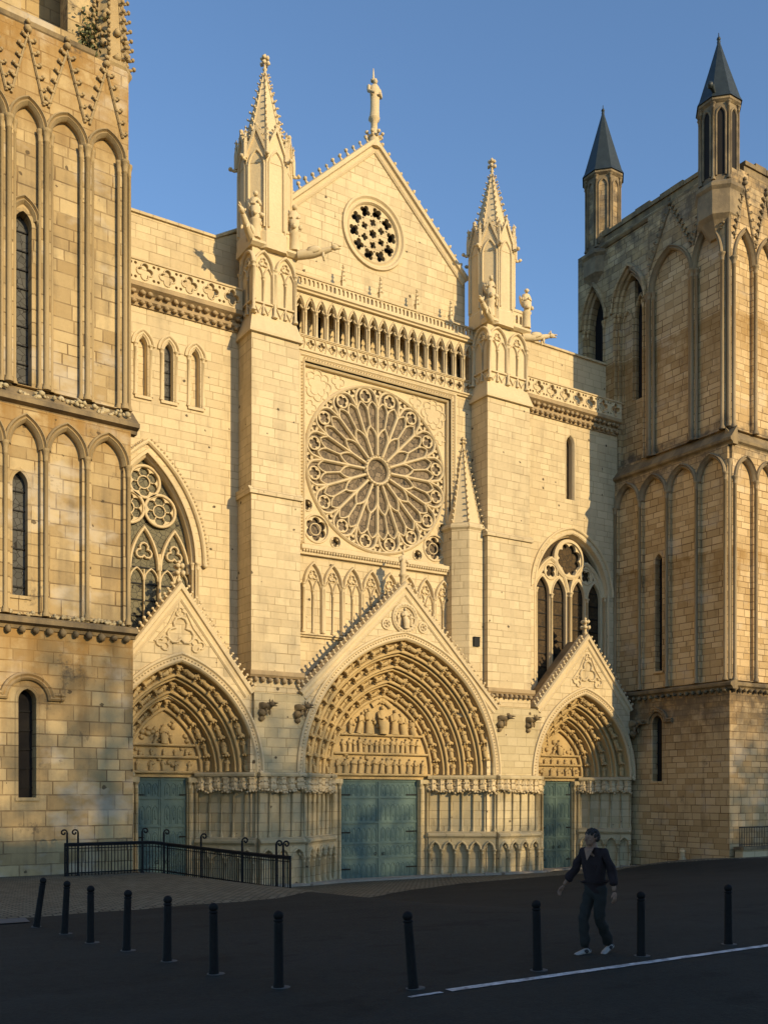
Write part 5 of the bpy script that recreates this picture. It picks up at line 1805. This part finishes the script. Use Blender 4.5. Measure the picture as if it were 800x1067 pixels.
def person():
    px_, py_ = -15.88, -30.32
    t = empty('person', (px_, py_, gz(px_, py_) - .004), 'person in a dark loose V-neck sweater and dark trousers walking between the bollards', 'person')
    rt_ = Vector((cos(YAW), -sin(YAW), 0)); vw = Vector((sin(YAW), cos(YAW), 0))
    fd = (-rt_ * .72 - vw * .62).normalized()
    t.rotation_euler = (RD(3.5), 0, math.atan2(fd.x, -fd.y))
    # joints: x = the person's left, -y = forwards
    pel = (0, 0, .93); wa = (0, -.005, 1.08); ch = (0, -.01, 1.27); nb = (0, .005, 1.42); nk = (0, -.012, 1.475); hd = (0, -.03, 1.535)
    hipR, kneR, ankR = (-.09, 0, .88), (-.115, -.13, .50), (-.10, -.13, .085)
    hipL, kneL, ankL = (.09, 0, .88), (.07, -.03, .49), (.05, .20, .105)
    shR, elR, wrR = (-.17, 0, 1.375), (-.285, -.06, 1.12), (-.40, -.16, .915)
    shL, elL, wrL = (.17, .005, 1.375), (.255, .05, 1.10), (.30, .01, .855)
    b = MB()
    V, Fc = skinned([[(pel, (.11, .085)), (wa, (.10, .08)), (ch, (.12, .085)), (nb, (.065, .06)), (nk, .05), (hd, .055)],
                     [(ch, (.12, .085)), (shR, .05), (elR, .043), (wrR, .026)], [(ch, (.12, .085)), (shL, .05), (elL, .043), (wrL, .026)],
                     [(pel, (.11, .085)), (hipR, .065), (kneR, .05), (ankR, .038)], [(pel, (.11, .085)), (hipL, .065), (kneL, .05), (ankL, .038)]], 0)
    b.add(V, Fc, True)
    # head turned a little to the person's right, chin slightly up
    hm = Matrix.Translation(Vector((0, -.025, 1.565))) @ Matrix.Rotation(RD(-18), 4, 'Z') @ Matrix.Rotation(RD(5), 4, 'X')
    def H(x, y, z): return hm @ Vector((x, y, z))
    rings = [(-.095, .030, .030, -.055), (-.085, .045, .045, -.048), (-.06, .058, .066, -.030), (-.03, .066, .080, -.014), (0, .071, .090, -.004), (.03, .074, .095, 0), (.06, .071, .092, .003), (.085, .056, .072, .005), (.102, .030, .038, .006), (.108, .008, .01, .006)]
    k = 16
    vs = [H(rx * cos(2 * pi * i / k), ry * sin(2 * pi * i / k) + oy, z) for z, rx, ry, oy in rings for i in range(k)]
    b.add(vs, [(a * k + i, a * k + (i + 1) % k, (a + 1) * k + (i + 1) % k, (a + 1) * k + i) for a in range(len(rings) - 1) for i in range(k)] + [tuple(range(k))[::-1]], True)
    X, Y_, Z_ = (hm.to_3x3() @ Vector(v) for v in ((1, 0, 0), (0, 1, 0), (0, 0, 1)))
    tube(b, [H(0, -.088, .022), H(0, -.104, -.002), H(0, -.112, -.018), H(0, -.095, -.026)], [.008, .012, .015, .011], 7)
    for s in (-1, 1):
        blob(b, H(s * .074, .012, -.002), X * .010, Y_ * .020, Z_ * .032)
        blob(b, H(s * .033, -.078, .026), X * .022, Y_ * .010, Z_ * .006)
        blob(b, H(s * .040, -.060, -.018), X * .022, Y_ * .02, Z_ * .02)
    b.cur = 1
    for s in (-1, 1): blob(b, H(s * .031, -.084, .010), X * .011, Y_ * .006, Z_ * .006)
    b.cur = 2
    blob(b, H(0, -.088, -.052), X * .021, Y_ * .009, Z_ * .008)
    b.cur = 0
    for wr, el, ts in ((wrR, elR, (.6, -1, 0)), (wrL, elL, (-.2, -1, 0))):
        d = (Vector(wr) - Vector(el)).normalized()
        pn = Vector((1, 0, 0)) if wr[0] < 0 else Vector((-1, 0, 0))
        palm, chains = hand_chains(wr, d, pn, ts)
        pv, pf = skinned([[(wr, .026), (tuple(Vector(wr) + d * .035), (.033, .018)), (tuple(Vector(wr) + d * .085), (.038, .014))]], 0)
        b.add(pv, pf, True)
        for c in chains:
            v_, f_ = skinned([c], 0); b.add(v_, f_, True)
    b.build('body', ['skin', 'eye', 'lip'], t)
    # hair: short, full on top
    b = MB()
    rr = random.Random(5)
    for i in range(260):
        u = rr.uniform(-1, 1); a = rr.uniform(0, 2 * pi)
        x, y, z = sqrt(1 - u * u) * cos(a), sqrt(1 - u * u) * sin(a), u
        if z < -.55 or (y < -.1 and z < .42): continue
        if z < .05 and y < .25: continue
        p = H(.069 * x, .090 * y + .008, .100 * z + .012)
        blob(b, p, .017 + rr.uniform(0, .012), jit=.35)
    b.build('hair', 'hair', t)
    # loose sweater, wide sleeves, V neck
    b = MB()
    V, Fc = skinned([[((0, .0, .80), (.13, .10)), ((0, .0, .82), (.155, .12)), ((0, 0, .87), (.168, .13)), ((0, 0, .98), (.16, .125)), (wa, (.148, .12)), (ch, (.168, .125)), ((0, .01, 1.395), (.105, .082))],
                     [(ch, (.168, .125)), (shR, .068), (elR, .062), ((-.372, -.135, .965), .066)],
                     [(ch, (.168, .125)), (shL, .068), (elL, .062), ((.288, .018, .92), .066)]], 4)
    rr = random.Random(8)
    V = [(x + .008 * sin(z * 31 + x * 9), y + .010 * sin(z * 24 + x * 22), z) for x, y, z in V]
    b.add(V, Fc, True)
    b.build('sweater', 'sweater', t)
    # the skin seen in the V neck
    b = MB()
    vs = [(-.075, -.105, 1.425), (.075, -.105, 1.425), (0, -.158, 1.27), (0, -.135, 1.40), (-.06, -.05, 1.455), (.06, -.05, 1.455)]
    b.add(vs, [(0, 2, 3), (2, 1, 3), (0, 3, 4), (1, 5, 3), (4, 3, 5)])
    b.build('neckline', 'skin', t)
    b = MB()
    V, Fc = skinned([[((0, 0, 1.0), (.16, .12)), (pel, (.165, .125)), ((-.085, -.01, .80), .098), (kneR, .078), ((-.104, -.135, .22), .072), ((-.10, -.135, .075), .078)],
                     [(pel, (.165, .125)), ((.085, -.005, .80), .098), (kneL, .078), ((.056, .135, .22), .076), ((.05, .185, .085), .082)]], 1)
    V = [(x + .006 * sin(z * 37), y + .008 * sin(z * 43 + x * 30), z) for x, y, z in V]
    b.add(V, Fc, True)
    b.build('trousers', 'trousers', t)
    for (a, yaw, pit) in ((ankR, -.15, .0), (ankL, .1, .22)):
        b = MB()
        m = Matrix.Translation(Vector((a[0], a[1], a[2] - .085))) @ Matrix.Rotation(yaw, 4, 'Z') @ Matrix.Rotation(pit, 4, 'X')
        prof = [(.075, .034, .075), (.055, .040, .085), (.0, .041, .085), (-.06, .042, .070), (-.12, .047, .055), (-.165, .042, .045), (-.19, .026, .032)]
        n = 10; vs = []
        for y, hw, hh in prof:
            for i in range(n):
                an = 2 * pi * i / n
                vs.append(m @ Vector((hw * cos(an), y, max(.004, hh * .5 + hh * .5 * sin(an)))))
        b.add(vs, [(j * n + i, j * n + (i + 1) % n, (j + 1) * n + (i + 1) % n, (j + 1) * n + i) for j in range(len(prof) - 1) for i in range(n)] + [tuple(range(n)), tuple((len(prof) - 1) * n + i for i in range(n))[::-1]], True)
        b.cur = 1
        for s in (-1, 1):
            blob(b, m @ Vector((s * .030, -.01, .045)), m.to_3x3() @ Vector((.016, 0, 0)), m.to_3x3() @ Vector((0, .055, 0)), m.to_3x3() @ Vector((0, 0, .03)))
        blob(b, m @ Vector((0, .05, .05)), m.to_3x3() @ Vector((.042, 0, 0)), m.to_3x3() @ Vector((0, .034, 0)), m.to_3x3() @ Vector((0, 0, .05)))
        b.build('shoe', ['shoe', 'sole'], t)
person()
